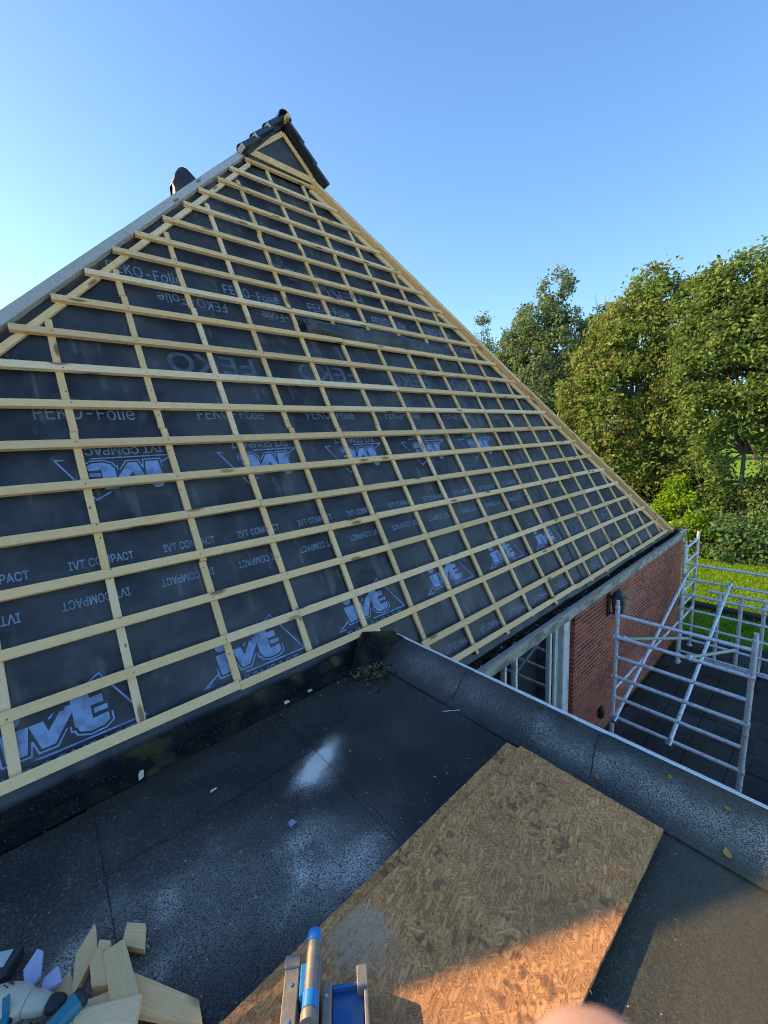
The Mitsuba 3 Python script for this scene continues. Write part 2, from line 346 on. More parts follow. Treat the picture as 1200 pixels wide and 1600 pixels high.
# grass blades (nobody could count them)
def blades(n, xr, yr, h0, h1, r, dark=1.0, keep=None):
    x = r.uniform(*xr, n); y = r.uniform(*yr, n)
    if keep is not None:
        m = keep(x, y); x, y = x[m], y[m]
    n = len(x); a = r.uniform(0, 2 * math.pi, n); h = r.uniform(h0, h1, n); w = r.uniform(.006, .013, n) * (1 + x / 22)
    ln = r.uniform(.2, .9, n) * h; b = r.uniform(0, 2 * math.pi, n)
    P = np.c_[x, y, np.full(n, -.02)]
    s = np.c_[np.cos(a), np.sin(a), a * 0] * w[:, None]
    tip = P + np.c_[np.cos(b) * ln, np.sin(b) * ln, h]
    v = np.stack([P - s, P + s, tip], 1).reshape(-1, 3); f = np.arange(3 * n).reshape(-1, 3)
    pat = meshkit.fbm(np.c_[x * .9, y * .9, x * 0], 3)
    t = np.clip(r.uniform(0, 1, n) * .6 + (pat - .3) * .9, 0, 1)[:, None]
    c = (np.array([[.15, .32, .02]]) * (1 - t) + np.array([[.42, .58, .06]]) * t)
    dry = (r.uniform(0, 1, n) > .965)[:, None]
    c = np.where(dry, [[.42, .33, .14]], c) * dark
    return v, f, np.repeat(c, 3, 0)
v, f, c = blades(190000, (11.5, 24), (-3.5, 8.5), .05, .12, lawnrng, keep=lambda x, y: (np.abs(x - 13.4) > .14) & ((x < 20.3) | (lawnrng.uniform(0, 1, len(x)) < .3)))
add('lawn_grass', (v, f), 'grass', 'short sunlit green lawn grass beyond the scaffold tower', 'grass', kind='stuff', color=c)

# ------------------------------------------------------------------ the house: roof plane R(u along the eave, v down the slope, h out of it)
NR = np.array([0, -.866, .5]); DV = np.array([0, -.5, -.866]); EX = np.array([1., 0, 0])
def R(u, v, h=0.0): return np.array([u, 4.245, 5.988]) + DV * v + NR * h - np.array([0, 0, 0.]) 
def hipL(v): return -.045 - .825 * v
def hipR(v): return 7.22 + .85 * v
H = 'house'
lab(H, 'brick house with a steep roof stripped to dark underlay and new pine battens', 'house')
rows = [(-3.53), (-3.17), (-2.82), (-2.465), (-2.112), (-1.75), (-1.40), (-1.09), (-.74), (-.37), 0, .34, .68, 1.02, 1.36, 1.70, 2.04, 2.38, 2.72, 3.06, 3.40, 3.69]

# underlay strips (each lies 1.5 mm proud of the one below, as lapped)
def memh(u, v, h, seed, sag=.015):
    u, v = np.broadcast_arrays(np.asarray(u, float), np.asarray(v, float)); shp = u.shape; u, v = u.ravel(), v.ravel()
    wave = meshkit.fbm(np.c_[u * 1.6, v * 2.2, np.full(len(u), seed)], 3) - .5
    fold = np.clip(meshkit.noise(np.c_[u * 1.1 + v * 1.4, v * .5, np.full(len(u), seed + 20)]) - .62, 0, 1) * .03
    return (h - sag * (1 - np.cos((u + .301) / .5975 * 2 * math.pi)) * .5 + wave * .012 + fold * (1 - np.cos((u + .301) / .5975 * 2 * math.pi)) * .5).reshape(shp)
def strip(v0, v1, h, ul=None, ur=None, sag=.008, lip=.0, seed=0):
    a, b = (ul or hipL), (ur or hipR)
    n, m = 150, 14
    vv = np.linspace(v0, v1, m + 1); P = []
    for v in vv:
        uu = np.linspace(a(v), b(v), n + 1)
        hh = memh(uu, v, h, seed)
        edge = meshkit.fbm(np.c_[uu * 1.3, uu * 0, np.full(n + 1, seed + 5)], 3) - .5
        ve = v + (edge * .03 if v == vv[-1] and lip >= 0 else 0)
        P.append(np.array([u_, 4.245, 5.988]) + 0 if False else np.c_[uu, np.full(n + 1, 4.245), np.full(n + 1, 5.988)] + np.outer(np.full(n + 1, 1.) * ve, DV) + np.outer(hh, NR))
    v = np.vstack(P); i = np.arange(n * m); r, c = i // n, i % n; q = r * (n + 1) + c
    return v, np.c_[q, q + n + 1, q + n + 2, q + 1]
HM = -.046
mem = []
for k, (v0, v1, ul, ur) in enumerate([(2.02, 3.80, None, None), (.93, 2.10, None, None), (-.52, 1.00, None, None), (-1.95, -.43, None, None), (-3.68, -1.86, None, None)]):
    mem.append(add(H + '__underlay', strip(v0, v1, HM + k * .0016, ul, ur, seed=k), 'membrane', smooth=True))
mem.append(add(H + '__underlay', strip(1.0, 3.79, HM + .0095, lambda v: 6.10 + .02 * math.sin(v * 3), lambda v: hipR(v) - .05, seed=9), 'membrane', smooth=True))

# print on the underlay
def onmem(a, b, parent):
    k = mem.index(parent); h = memh(a, b, HM + (.0095 if k == 5 else k * .0016), 9 if k == 5 else k) + .0028
    return np.c_[a, np.full(len(a), 4.245), np.full(len(a), 5.988)] + np.outer(b, DV) + np.outer(h, NR)
def lettering(text, u, v, width, height, flip, mat, parent, h=HM + .008, bold=False, shear=0.):
    m = meshkit.text_mesh(text, height, .0006, bold)
    V = np.array(m.vertices); V[:, 0] -= V[:, 0].min(); sx = width / V[:, 0].max(); V[:, 0] *= sx
    V[:, 0] += V[:, 1] * shear
    keep = V[m.faces][:, :, 2].min(1) > .0003            # the printed face only
    f = m.faces[keep]
    s = -1 if flip else 1
    W = onmem(u + s * V[:, 0], v - s * V[:, 1], parent)
    used = np.unique(f); mp = np.zeros(len(W), int); mp[used] = np.arange(len(used))
    return add(parent + '__lettering', (W[used], mp[f]), mat)

def ok(u0, u1, v, lim=6.05): return u0 > hipL(v) + .15 and u1 < min(hipR(v) - .2, lim)
for i in range(-3, 6):
    u = .83 + 1.09 * i
    if ok(u, u + .66, -.80, 9): lettering('FEKO-Folie', u, -.865, .66, .135, False, 'ink', mem[3], h=HM + .014)
    u = 1.20 + 1.09 * i
    if ok(u, u + .68, -.55, 9): lettering('FEKO-Folie', u + .68, -.715, .68, .125, True, 'ink', mem[3], h=HM + .014)
    u = .08 + 1.14 * i
    if ok(u, u + .66, .75, 9): lettering('FEKO-Folie', u, .775, .64, .12, False, 'ink', mem[2], h=HM + .012)
    u = 1.07 + 1.37 * i
    if ok(u, u + .9, .15, 9): lettering('FEKO', u + .88, .03, .84, .21, True, 'faint_ink', mem[2], h=HM + .012, bold=True)
    u = .45 + 1.37 * i
    if ok(u, u + .9, -1.3, 9): lettering('FEKO', u + .88, -1.36, .80, .20, False if i % 2 else True, 'faint_ink', mem[3], h=HM + .014, bold=True)
    u = .9 + 1.3 * i
    if ok(u, u + .9, -2.2, 9): lettering('FEKO', u + .85, -2.3, .75, .18, True, 'faint_ink', mem[4], h=HM + .014, bold=True)
for i in range(-4, 11):
    u = .095 + .572 * i
    if ok(u, u + .38, 1.95): lettering('IVT COMPACT', u, 1.955, .375, .058, False, 'ink', mem[1], h=HM + .010, bold=True)
    u = .02 + .572 * i
    if ok(u, u + .38, 2.2): lettering('IVT COMPACT', u + .375, 2.155, .375, .058, True, 'ink', mem[0], h=HM + .009, bold=True)
    u = 2.91 + .588 * (i)
    if 2.4 < u < 5.8: lettering('IVT COMPACT', u, 3.605, .41, .062, False, 'ink', mem[0], h=HM + .009, bold=True)
for u in (6.45, 7.62, 8.75): lettering('FEKO-Folie', u, 3.63, .66, .10, False, 'ink', mem[5], h=HM + .017)
for u in (6.86, 8.05): lettering('FEKO-Folie', u, 2.30, .66, .09, True, 'ink', mem[5], h=HM + .017)
for u in (7.10, 8.22): lettering('FEKO', u, 2.80, .80, .19, True, 'faint_ink', mem[5], h=HM + .017, bold=True)

def logo():
    tri = Polygon([(0, 0), (.59, .345), (.78, 0)])
    parts = [tri.exterior.buffer(.0055, join_style=2)]
    i_ = Polygon([(.125, .045), (.215, .045), (.235, .185), (.115, .185)])
    dot = Point(.165, .245).buffer(.042)
    v_ = Polygon([(.235, .185), (.300, .185), (.315, .125), (.375, .205), (.45, .205), (.335, .045), (.275, .045)])
    t_ = unary_union([sbox(.43, .085, .52, .265), sbox(.40, .175, .585, .222), Polygon([(.43, .11), (.45, .055), (.50, .035), (.57, .04), (.60, .06), (.60, .105), (.52, .10), (.52, .12)]), sbox(.53, .125, .60, .155)])
    word = unary_union([i_, v_, t_])
    glow = word.buffer(.022, join_style=2)
    line = glow.difference(word.buffer(.013, join_style=2))
    low = sbox(-.1, -.1, 1, .10)
    edge = parts[0].difference(glow.union(dot.buffer(.01)))
    return unary_union([word, dot, line.intersection(low), edge])
LOGO = logo()
def put_logo(u, v, flip, parent, h, umax=9e9):
    g = LOGO
    if umax < 9e8: g = g.intersection(sbox(-1, -1, umax - u, 1))
    ms = [trimesh.creation.extrude_polygon(q, .0005, engine='earcut') for q in getattr(g, 'geoms', [g]) if q.area > 1e-5]
    m = cat(*ms); V = np.array(m.vertices); f = m.faces[V[m.faces][:, :, 2].min(1) > .0003]
    s = -1 if flip else 1
    W = onmem(u + s * V[:, 0], v - s * V[:, 1], parent)
    used = np.unique(f); mp = np.zeros(len(W), int); mp[used] = np.arange(len(used))
    add(parent + '__logo', (W[used], mp[f]), 'logo_ink')
for i in range(-3, 5):
    u = .69 + 1.15 * i
    if u > -3: 
        put_logo(u, 2.995, False, mem[0], HM + .0088, 6.11)
        if u < 2: lettering('IVT COMPACT', u + .06, 3.085, .66, .065, False, 'logo_ink', mem[0], h=HM + .009, bold=True)
    u = .17 + 1.15 * i
    if u + .78 < 6.05 and u > hipL(1.3):
        put_logo(u + .75, 1.125, True, mem[1], HM + .0104)
        lettering('IVT COMPACT', u + .68, 1.035, .58, .06, True, 'ink', mem[1], h=HM + .0104, bold=True)

# the loose flap of underlay that bulges over the row below the joint
uu = np.linspace(2.78, 5.35, 70); tt = np.linspace(0, 1, 12); P = []
for t in tt:
    ang = t * math.pi * 1.05
    nz = meshkit.fbm(np.c_[uu * 2.5, np.full(70, t * 2), uu * 0 + 3], 3) - .5
    fat = .105 * np.clip((5.5 - uu) / 1.2, .15, 1) * np.clip((uu - 2.7) / .15, .5, 1)
    vv = -.665 + .285 * t + .02 * nz + .012 * np.sin(uu * 4)
    hh = HM + .016 + fat * abs(np.sin(ang)) ** .7 * (1 + .6 * nz) + .02 * t * (1 - t) * nz
    P.append(np.c_[uu, np.full(70, 4.245), np.full(70, 5.988)] + np.outer(vv, DV) + np.outer(hh, NR))
v = np.vstack(P); i = np.arange(69 * 11); r, c = i // 69, i % 69; q = r * 70 + c
flap = add(H + '__underlay_flap', (v, np.c_[q, q + 70, q + 71, q + 1]), 'membrane', 'loose rolled flap of dark underlay hanging between two battens', smooth=True)
add(H + '__underlay_flap__torn_edge', cat(*[tube(R(2.795 + .02 * math.sin(s / 3.), -.60 + .025 * s, .01 + .012 * math.sin(s)), R(2.795 + .02 * math.sin((s + 1) / 3.), -.575 + .025 * s, .01 + .012 * math.sin(s + 1)), .007, 6) for s in range(6)]), 'white_trim')

# counter battens, in the lengths they were nailed on
nails = MB()
def nail(p):
    a = np.arange(6) / 6 * 2 * math.pi; ring = p + .0062 * (np.cos(a)[:, None] * EX + np.sin(a)[:, None] * DV) + .0008 * NR
    nails.put(np.vstack([ring, [p + .0012 * NR]]), [[i, (i + 1) % 6, 6] for i in range(6)])
cb = np.random.default_rng(11)
for i in range(-5, 19):
    u = -.301 + .5975 * i
    vt = max((.10 - u) / .84 + .075, (u - 7.22) / .85 + .16 + .12)
    vb = 3.035 if u < 2.2 else 3.735 + cb.uniform(-.01, .04)
    vt = max(vt, -3.52)
    if vb - vt < .12: continue
    if u < 2.3 and vt > 3.0: continue
    cuts = [c for c in (-2.05 + cb.normal(0, .15), -.545, .93 + .05 * cb.normal(), 2.07 + .03 * cb.normal()) if vt + .25 < c < vb - .25]
    cuts = [vt] + cuts + [vb]
    for a, b in zip(cuts[:-1], cuts[1:]):
        j = cb.normal(0, .006); gap0 = .006
        if a == -.545 and 3.1 < u < 4.6: a = -.335
        du = cb.normal(0, .007)
        addb(H + '__counter_batten', board(R(u + j, a + gap0, HM + .009), R(u + j + du, b, HM + .009), EX, NR, .049 + cb.normal(0, .0015), .025, 5, .003, cb), 'pine')
        for rv in rows:
            if a < rv < b and cb.uniform() < .95:
                nail(R(u + j + cb.normal(0, .01), rv + cb.normal(0, .012), .0215))
        for _ in range(int((b - a) / .33)):
            nail(R(u + j + cb.normal(0, .012), cb.uniform(a + .03, b - .03), HM + .0352))

# tile battens
for rv in rows:
    ul = hipL(rv) + .07 + cb.uniform(-.03, .03); ur = hipR(rv) - .16 + cb.uniform(-.03, .03)
    if rv == 3.40: ul = 2.60
    if rv == 3.69: ul = 2.86
    if rv > 3: ul = max(ul, -2.6)
    cuts = [ul]; x = ul + cb.uniform(2.6, 4.8)
    while x < ur - 1.2:
        xi = -.301 + .5975 * round((x + .301) / .5975); cuts.append(xi); x = xi + 4.78
    cuts.append(ur)
    for a, b in zip(cuts[:-1], cuts[1:]):
        j0, j1 = cb.normal(0, .005, 2)
        addb(H + '__batten', board(R(a + .0015, rv + j0, HM + .0345), R(b - .0015, rv + j1, HM + .0345), DV, NR, .062 + cb.normal(0, .0015), .033, 10, .004, cb), 'pine')

# diagonal battens and boards along both hips
def hipline(fn, off, h, v0, v1): return R(fn(v0) + off, v0, h), R(fn(v1) + off, v1, h)
for fn, s in ((hipL, 1), (hipR, -1)):
    d = nrm(hipline(fn, 0, 0, -3, 3)[1] - hipline(fn, 0, 0, -3, 3)[0]); w = np.cross(NR, d)
    for a, b in ((-3.5, -1.3), (-1.295, 1.2), (1.205, 3.72)):
        A, B = hipline(fn, s * (.17 if s > 0 else .22), HM + .009, a, b)
        addb(H + '__hip_batten', board(A, B, w, NR, .052 if s > 0 else .115, .025, 6, .004, cb), 'pine')
A, B = hipline(hipL, -.01, HM + .012, -3.72, 3.4); d = nrm(B - A); w = np.cross(NR, d)
for t0, t1 in ((0, .33), (.331, .66), (.661, 1)):
    addb(H + '__hip_board', board(A + (B - A) * t0, A + (B - A) * t1, w, NR, .085, .055, 6, .004, cb), 'old_pine', label='weathered grey board standing along the left hip')
A, B = hipline(hipR, -.06, HM + .012, -3.66, 3.74); d = nrm(B - A); w = np.cross(NR, d)
for t0, t1 in ((0, .5), (.501, 1)):
    addb(H + '__hip_board', board(A + (B - A) * t0, A + (B - A) * t1, w, NR, .09, .10, 6, .004, cb), 'pine', label='pale new pine board along the right hip')
add(H + '__nail', nails.mesh(), 'nail_steel', kind='stuff')

# slopes behind the hips, tiled
AP = R(3.6, -4.30, -.06); LB, RB = R(hipL(3.75) - .02, 3.75, -.08), R(hipR(3.75) + .02, 3.75, -.08); YB = np.array([0, 16., 0])
def tiled(P0, P1, nrmv):
    """P0 hip foot, P1 apex; the slope runs back along +y. Pantile waves and courses."""
    rows_, cols = 28, 320; v = []
    for r in range(rows_):
        for e in (0, .97):
            t = (r + e) / rows_; base = P0 + (P1 - P0) * t
            y0 = base[1] + .06; ys = np.linspace(y0, 20, cols + 1)
            h = .022 * np.cos(ys / .215 * 2 * math.pi) + (.03 if e == 0 else .0)
            v.append(np.c_[np.full(cols + 1, base[0]), ys, np.full(cols + 1, base[2])] + np.outer(h, nrmv))
    m = len(v); v = np.vstack(v); i = np.arange(cols * (m - 1)); r, c = i // cols, i % cols; q = r * (cols + 1) + c
    return v, np.c_[q, q + 1, q + cols + 2, q + cols + 1]
sq = math.sqrt(.5)
add(H + '__tiled_slope', tiled(LB, AP, np.array([-sq, 0, sq])), 'glazed_tile', 'dark glazed pantile slope behind the left hip')
add(H + '__tiled_slope', tiled(RB, AP, np.array([sq, 0, sq])), 'glazed_tile', 'dark glazed pantile slope behind the right hip')
# gablet at the top of the hip: boards, panel, verge tiles, ridge tiles
Yg = 6.03
def gp(x, z, dy=0.): return np.array([x, Yg + dy, 5 + z])
gl, gr, ga = (3.02, 4.15), (4.15, 4.12), (3.60, 4.66)
add(H + '__gablet_panel', (np.array([gp(2.9, 4.02), gp(4.3, 4.02), gp(3.6, 4.72)]), np.array([[0, 1, 2]])), 'membrane')
addb(H + '__gablet_board', board(gp(gl[0] - .06, gl[1] + .035, -.004), gp(gr[0] - .02, gr[1] + .035, -.004), (0, 0, 1), (0, -1, 0), .085, .025, 2, 0, cb), 'pine')
for e, s in ((gl, .03), (gr, -.03)):
    A = gp(e[0] + s * 2.6, e[1] + .08, -.006); B = gp(ga[0], ga[1] - .035, -.006); d = nrm(B - A)
    addb(H + '__gablet_board', board(A, B, np.cross(d, (0, -1, 0)), (0, -1, 0), .06, .022, 2, 0, cb), 'pine')
for s, nm in ((-1, 'left'), (1, 'right')):
    sd = np.array([s * sq, 0, -sq]); no = np.array([s * sq, 0, sq]); top = np.array([3.60, 0, 9.80])
    # dark underlay soffit and verge board
    A, B = top + sd * .02 - no * .055, top + sd * .93 - no * .055
    m = MB()
    A0, B0 = A + [0, 5.955, 0], B + [0, 5.955, 0]
    add(H + '__verge_board', cat(trimesh.convex.convex_hull(np.array([A0, B0, A0 + [0, .02, 0], B0 + [0, .02, 0], A0 + no * .045, B0 + no * .045, A0 + no * .045 + [0, .02, 0], B0 + no * .045 + [0, .02, 0]])),
        trimesh.convex.convex_hull(np.array([A0 + [0, .021, 0], B0 + [0, .021, 0], A0 + [0, .5, 0], B0 + [0, .5, 0], A0 - no * .012 + [0, .021, 0], B0 - no * .012 + [0, .021, 0], A0 - no * .012 + [0, .5, 0], B0 - no * .012 + [0, .5, 0]]))), 'glazed_tile')
    for kx in range(3):
        # verge tiles: a curved shell, each lapping over the next one down
        t0, t1 = .02 + kx * .30, .02 + kx * .30 + .36
        a = np.linspace(-.5, 1.0, 9) * math.pi; V = []
        for (t, lift) in ((t0, .015), (t1, .055)):
            c0 = top + sd * t + no * (lift - .0)
            for thick in (0, .016):
                rr = .075 + thick
                V.append(np.array([c0 + [0, 5.95 - math.cos(x) * rr + .03, 0] + no * (math.sin(x) * rr * .62 - .02) for x in a]))
        n = len(a); V = np.vstack(V); f = []
        o0, o1, p0, p1 = 0, n, 2 * n, 3 * n
        for q_ in range(n - 1):
            f += [[o1 + q_, o1 + q_ + 1, p1 + q_ + 1, p1 + q_], [o0 + q_ + 1, o0 + q_, p0 + q_, p0 + q_ + 1], [p0 + q_, p1 + q_, p1 + q_ + 1, p0 + q_ + 1], [o0 + q_ + 1, o1 + q_ + 1, o1 + q_, o0 + q_]]
        f += [[o0, o1, p1, p0], [o1 + n - 1, o0 + n - 1, p0 + n - 1, p1 + n - 1]]
        add(H + '__verge_tile', (V, np.array(f)), 'glazed_tile', smooth=40)
        if s < 0 and kx < 3:   # pale block standing in for sunlight through the gap between tiles
            e0 = top + sd * (t1 - .012) + no * .075 + np.array([0, 5.955, 0])
            add(H + '__sunlit_gap', trimesh.convex.convex_hull(np.array([e0 + sd * x + np.array([0, y, 0]) + no * z for x in (0, .022) for y in (-.07, .07) for z in (-.075, -.012)])), 'gap_sunlight')
for kx in range(6):
    a = np.linspace(0, math.pi, 13); y0 = 5.90 + kx * .34; V = []
    for y, rr in ((y0, .092), (y0 + .40, .080)):
        for t in (0, .014): V.append(np.array([[3.6 + (rr + t) * math.cos(x), y, 9.76 + (rr + t) * math.sin(x) + (.012 if y == y0 else 0)] for x in a]))
    n = 13; V = np.vstack(V); f = []
    for q_ in range(n - 1):
        f += [[n + q_, 3 * n + q_, 3 * n + q_ + 1, n + q_ + 1], [q_, q_ + 1, 2 * n + q_ + 1, 2 * n + q_], [q_, n + q_, n + q_ + 1, q_ + 1], [2 * n + q_, 2 * n + q_ + 1, 3 * n + q_ + 1, 3 * n + q_]]
    add(H + '__ridge_tile', (V, np.array(f)), 'glazed_tile', smooth=40)
add(H + '__ridge_batten', bx(3.575, 3.625, 5.80, 7.4, 9.72, 9.77), 'pine')
# vent cowl standing on the left slope
dn, nn, base = np.array([-sq, 0, -sq]), np.array([-sq, 0, sq]), np.array([2.06, 5.90, 8.29])
pts = [base + dn * t + nn * h + np.array([0, w * k, 0]) for (t, h, w) in ((-.16, -.1, .15), (-.16, .17, .10), (-.14, .21, .08), (-.10, .225, .07), (0, .205, .10), (.08, .165, .12), (.15, .09, .13), (.185, .0, .14), (.185, -.1, .15)) for k in (-1, -.7, .7, 1)]
pts = [p_ + np.array([0, 0, -.012]) if i_ % 4 in (0, 3) else p_ for i_, p_ in enumerate(pts)]
add(H + '__vent_cowl', trimesh.convex.convex_hull(np.array(pts)), 'black_plastic', 'dark hooded vent cowl poking above the left hip', smooth=25)

# wall, bricks, fascia and gutter
WY, WX0, WX1, WT = 2.27, 5.40, 11.08, 2.53
add(H + '__wall', bx(WX0 + .006, WX1 - .006, WY + .0012, WY + .25, -.1, WT + .05), 'mortar')
bricks = []
zc = 0
for r in range(38):
    z0 = -.03 + r * .0667; z1 = z0 + .0525
    if z0 > WT - .01: break
    z1 = min(z1, WT)
    x = WX0 - (.12 if r % 2 else 0)
    while x < WX1 - .02:
        a, b = max(x, WX0), min(x + .227, WX1)
        if b - a > .03: bricks.append((a, b, z0, z1))
        x += .24
def bview(b):
    d = np.array([(b[0] + b[1]) / 2, WY, (b[2] + b[3]) / 2]) - EYE
    hid = 3.28 + (0) > 9
    # rows low near the corner stand behind the flat roof's kerb
    t = 2.29 / d[0]; hid = (EYE[2] + d[2] * t) < 3.25
    return (1e3 if hid else 0) + np.linalg.norm(d)
bricks.sort(key=bview)
br = np.random.default_rng(5); rest = MB()
for n, (a, b, z0, z1) in enumerate(bricks):
    y = WY + br.normal(0, .0003); m = cbx(a, b, y, y + .1085, z0 + br.normal(0, .0008), z1 + br.normal(0, .0008), .003)
    if n < 300: add(H + '__wall__brick', m, 'brick_red')
    else: rest.tm(m)
add(H + '__wall__brick', rest.mesh(), 'brick_red', kind='stuff')
add(H + '__wall', cat(bx(WX1 - .25, WX1 - .004, WY + .26, 20, -.1, 2.6), bx(-3.6, -3.35, 2.6, 20, -.1, 2.6), bx(-3.6, 2.2, 2.75, 3.0, -.1, 2.6), bx(-3.6, 11, 20, 20.2, -.1, 2.6)), 'wall_brickwork')
# fascia: weathered board, zinc capping, black trough with litter
fx0, fx1 = 2.34, 11.15
for a, b in ((fx0, 5.0), (5.003, 8.2), (8.203, fx1)):
    add(H + '__fascia', cbx(a, b, 2.222, 2.256, 2.515, 2.655, .003), 'weathered_fascia')
    add(H + '__fascia_capping', cbx(a, b, 2.212, 2.270, 2.656, 2.674, .004), 'zinc')
add(H + '__soffit', bx(fx0, fx1, 2.257, 2.42, 2.535, 2.548), 'weathered_fascia')
gm = MB(); gx = np.linspace(fx0, fx1, 60); gprof = [(2.262, 2.665), (2.264, 2.59), (2.29, 2.57), (2.37, 2.57), (2.41, 2.59), (2.415, 2.70)]
V = np.vstack([np.c_[gx, np.full(60, y), np.full(60, z)] for y, z in gprof]); i = np.arange(59 * 5); r, c = i // 59, i % 59; q = r * 60 + c
add(H + '__gutter', (V, np.c_[q, q + 1, q + 61, q + 60]), 'black_plastic')
# end board of the eave at the far corner
add(H + '__fascia_end', cbx(fx1 - .03, fx1 - .002, 2.268, 2.9, 2.515, 2.66, .003), 'weathered_fascia')

# leaf litter in the gutter and on the flat roof: loose flakes (stuff)
def flakes(P, size, col, r, curl=.35, aspect=(1.2, 2.4)):
    n = len(P); s = size if np.ndim(size) else np.full(n, size)
    a = r.uniform(0, 2 * math.pi, n); tx, ty = r.normal(0, curl, n), r.normal(0, curl, n)
    e1 = np.c_[np.cos(a), np.sin(a), tx]; e2 = np.c_[-np.sin(a), np.cos(a), ty]
    k = r.uniform(*aspect, n)[:, None]; s = s[:, None]
    up = np.array([[0, 0, 1.]]) * s * .25
    V = np.stack([P - e1 * s * k, P - e2 * s + up, P + e1 * s * k, P + e2 * s + up * r.uniform(-1, 1, (n, 1))], 1).reshape(-1, 3)
    V[:, 2] += np.repeat(s[:, 0] * .6, 4)
    q = np.arange(n)[:, None] * 4
    return V, np.vstack([q + [0, 1, 2], q + [0, 2, 3]]), np.repeat(col, 4, 0)
fr = np.random.default_rng(21)
n = 2600; t = fr.uniform(0, 1, n)
P = np.c_[fx0 + (fx1 - fx0) * t, fr.uniform(2.268, 2.40, n), 2.575 + fr.exponential(.014, n)]
pal = np.array([[.035, .028, .018], [.06, .045, .025], [.10, .075, .04], [.02, .02, .018], [.045, .06, .02]])
col = pal[fr.integers(0, 5, n)] * fr.uniform(.6, 1.3, (n, 1)); col[fr.uniform(0, 1, n) > .94] = (.66, .58, .48)
V, f, c = flakes(P, fr.uniform(.008, .022, n), col, fr)
add(H + '__leaf_litter', (V, f), 'flake', 'dead leaves and dirt lying in the eave gutter', kind='stuff', color=c)

# window and glazed door beside the brick corner
GY = 2.375
win = H + '__window'
def stile(x0, x1, z0, z1, y0=2.345, y1=2.405, mat='white_paint', nm='frame'): add(win + '__' + nm, cbx(x0, x1, y0, y1, z0, z1, .004), mat)
scene_win = add(win, bx(2.42, 5.38, 2.35, 2.44, -.02, .05), 'white_paint', 'white framed glazed door and window under the eave')
stile(2.42, 5.20, 2.445, 2.534)                      # head
for a, b in ((2.42, 2.50), (3.745, 3.785), (3.98, 4.025), (4.835, 4.885), (4.985, 5.02)): stile(a, b, .05, 2.443)
stile(5.205, 5.395, .05, 2.534, 2.33, 2.41); stile(5.06, 5.075, .05, 2.443, 2.355, 2.395)
stile(4.888, 4.982, .05, 2.443, 2.375, 2.395, 'black_plastic', 'panel'); stile(5.078, 5.203, .05, 2.443, 2.372, 2.39, 'zinc', 'panel')
for a, b in ((2.50, 3.745), (3.785, 3.98), (4.025, 4.835)):
    add(win + '__pane', (np.array([[a, GY, .05], [b, GY, .05], [b, GY, 2.443], [a, GY, 2.443]]), np.array([[0, 1, 2, 3]])), 'glass')
rm = bx(2.45, 5.9, 2.56, 5.2, .0, 2.6); rm.invert(); keep = rm.triangles_center[:, 1] > 2.6
add(H + '__room', (np.array(rm.vertices), np.array(rm.faces)[keep]), 'dark_room')
cx = np.linspace(4.30, 4.95, 80); cv = np.vstack([np.c_[cx, 2.60 + .025 * np.sin(cx * 60), np.full(80, z)] for z in (.03, 2.45)]); q = np.arange(79)
add(H + '__curtain', (cv, np.c_[q, q + 1, q + 81, q + 80]), 'curtain', smooth=True)
# outlet box low on the wall
k = thing('outdoor_socket', 'small black outlet box low on the brick wall beside the scaffold', 'socket')
add(k + '__box', cat(cbx(6.36, 6.47, 2.205, 2.268, .36, .54, .01)), 'black_plastic'); add(k + '__lid', cbx(6.372, 6.458, 2.192, 2.204, .385, .50, .006), 'black_plastic')
# wall lamp
k = thing('wall_lamp', 'black lantern on the brick wall just below the eave', 'lamp')
lx, ly, lz = 6.60, 2.12, 2.33
add(k + '__back_plate', cbx(lx - .05, lx + .05, 2.245, 2.268, lz - .26, lz + .12, .006), 'black_metal')
add(k + '__bracket', cat(tube((lx, 2.25, lz - .20), (lx, ly, lz - .19), .014), tube((lx, ly, lz - .20), (lx, ly, lz - .15), .03, 14, .074)), 'black_metal')
add(k + '__roof', lathe([(.001, .235), (.012, .23), (.018, .20), (.05, .185), (.075, .15), (.085, .12), (.12, .095), (.128, .075), (.10, .07), (.001, .07)], (lx, ly, lz), n=6), 'black_metal')
add(k + '__glazing', lathe([(.001, -.15), (.070, -.15), (.096, .07), (.001, .07)], (lx, ly, lz), n=6), 'lamp_glass')
for j in range(6):
    a = j * math.pi / 3
    add(k + '__bar', tube((lx + .072 * math.cos(a), ly + .072 * math.sin(a), lz - .15), (lx + .094 * math.cos(a), ly + .094 * math.sin(a), lz + .07), .006, 6), 'black_metal')

# ------------------------------------------------------------------ flat roof of the extension
E_ = 'extension'
lab(E_, 'flat roofed extension covered in black felt with a raised right edge', 'extension')
FZ = 3.15; KX0, KX1 = 2.0, 2.285
def fz(v): return .012 * (meshkit.fbm(np.c_[v[:, 0] * 1.2, v[:, 1] * 1.2, v[:, 0] * 0], 3) - .5)
add(E_ + '__wall', cat(bx(2.06, 2.26, -4.5, 2.15, -.1, FZ + .01), bx(-5, 2.06, -4.5, -4.3, -.1, FZ - .03), bx(-5, -4.8, -4.3, 2.3, -.1, FZ - .03)), 'wall_brickwork')
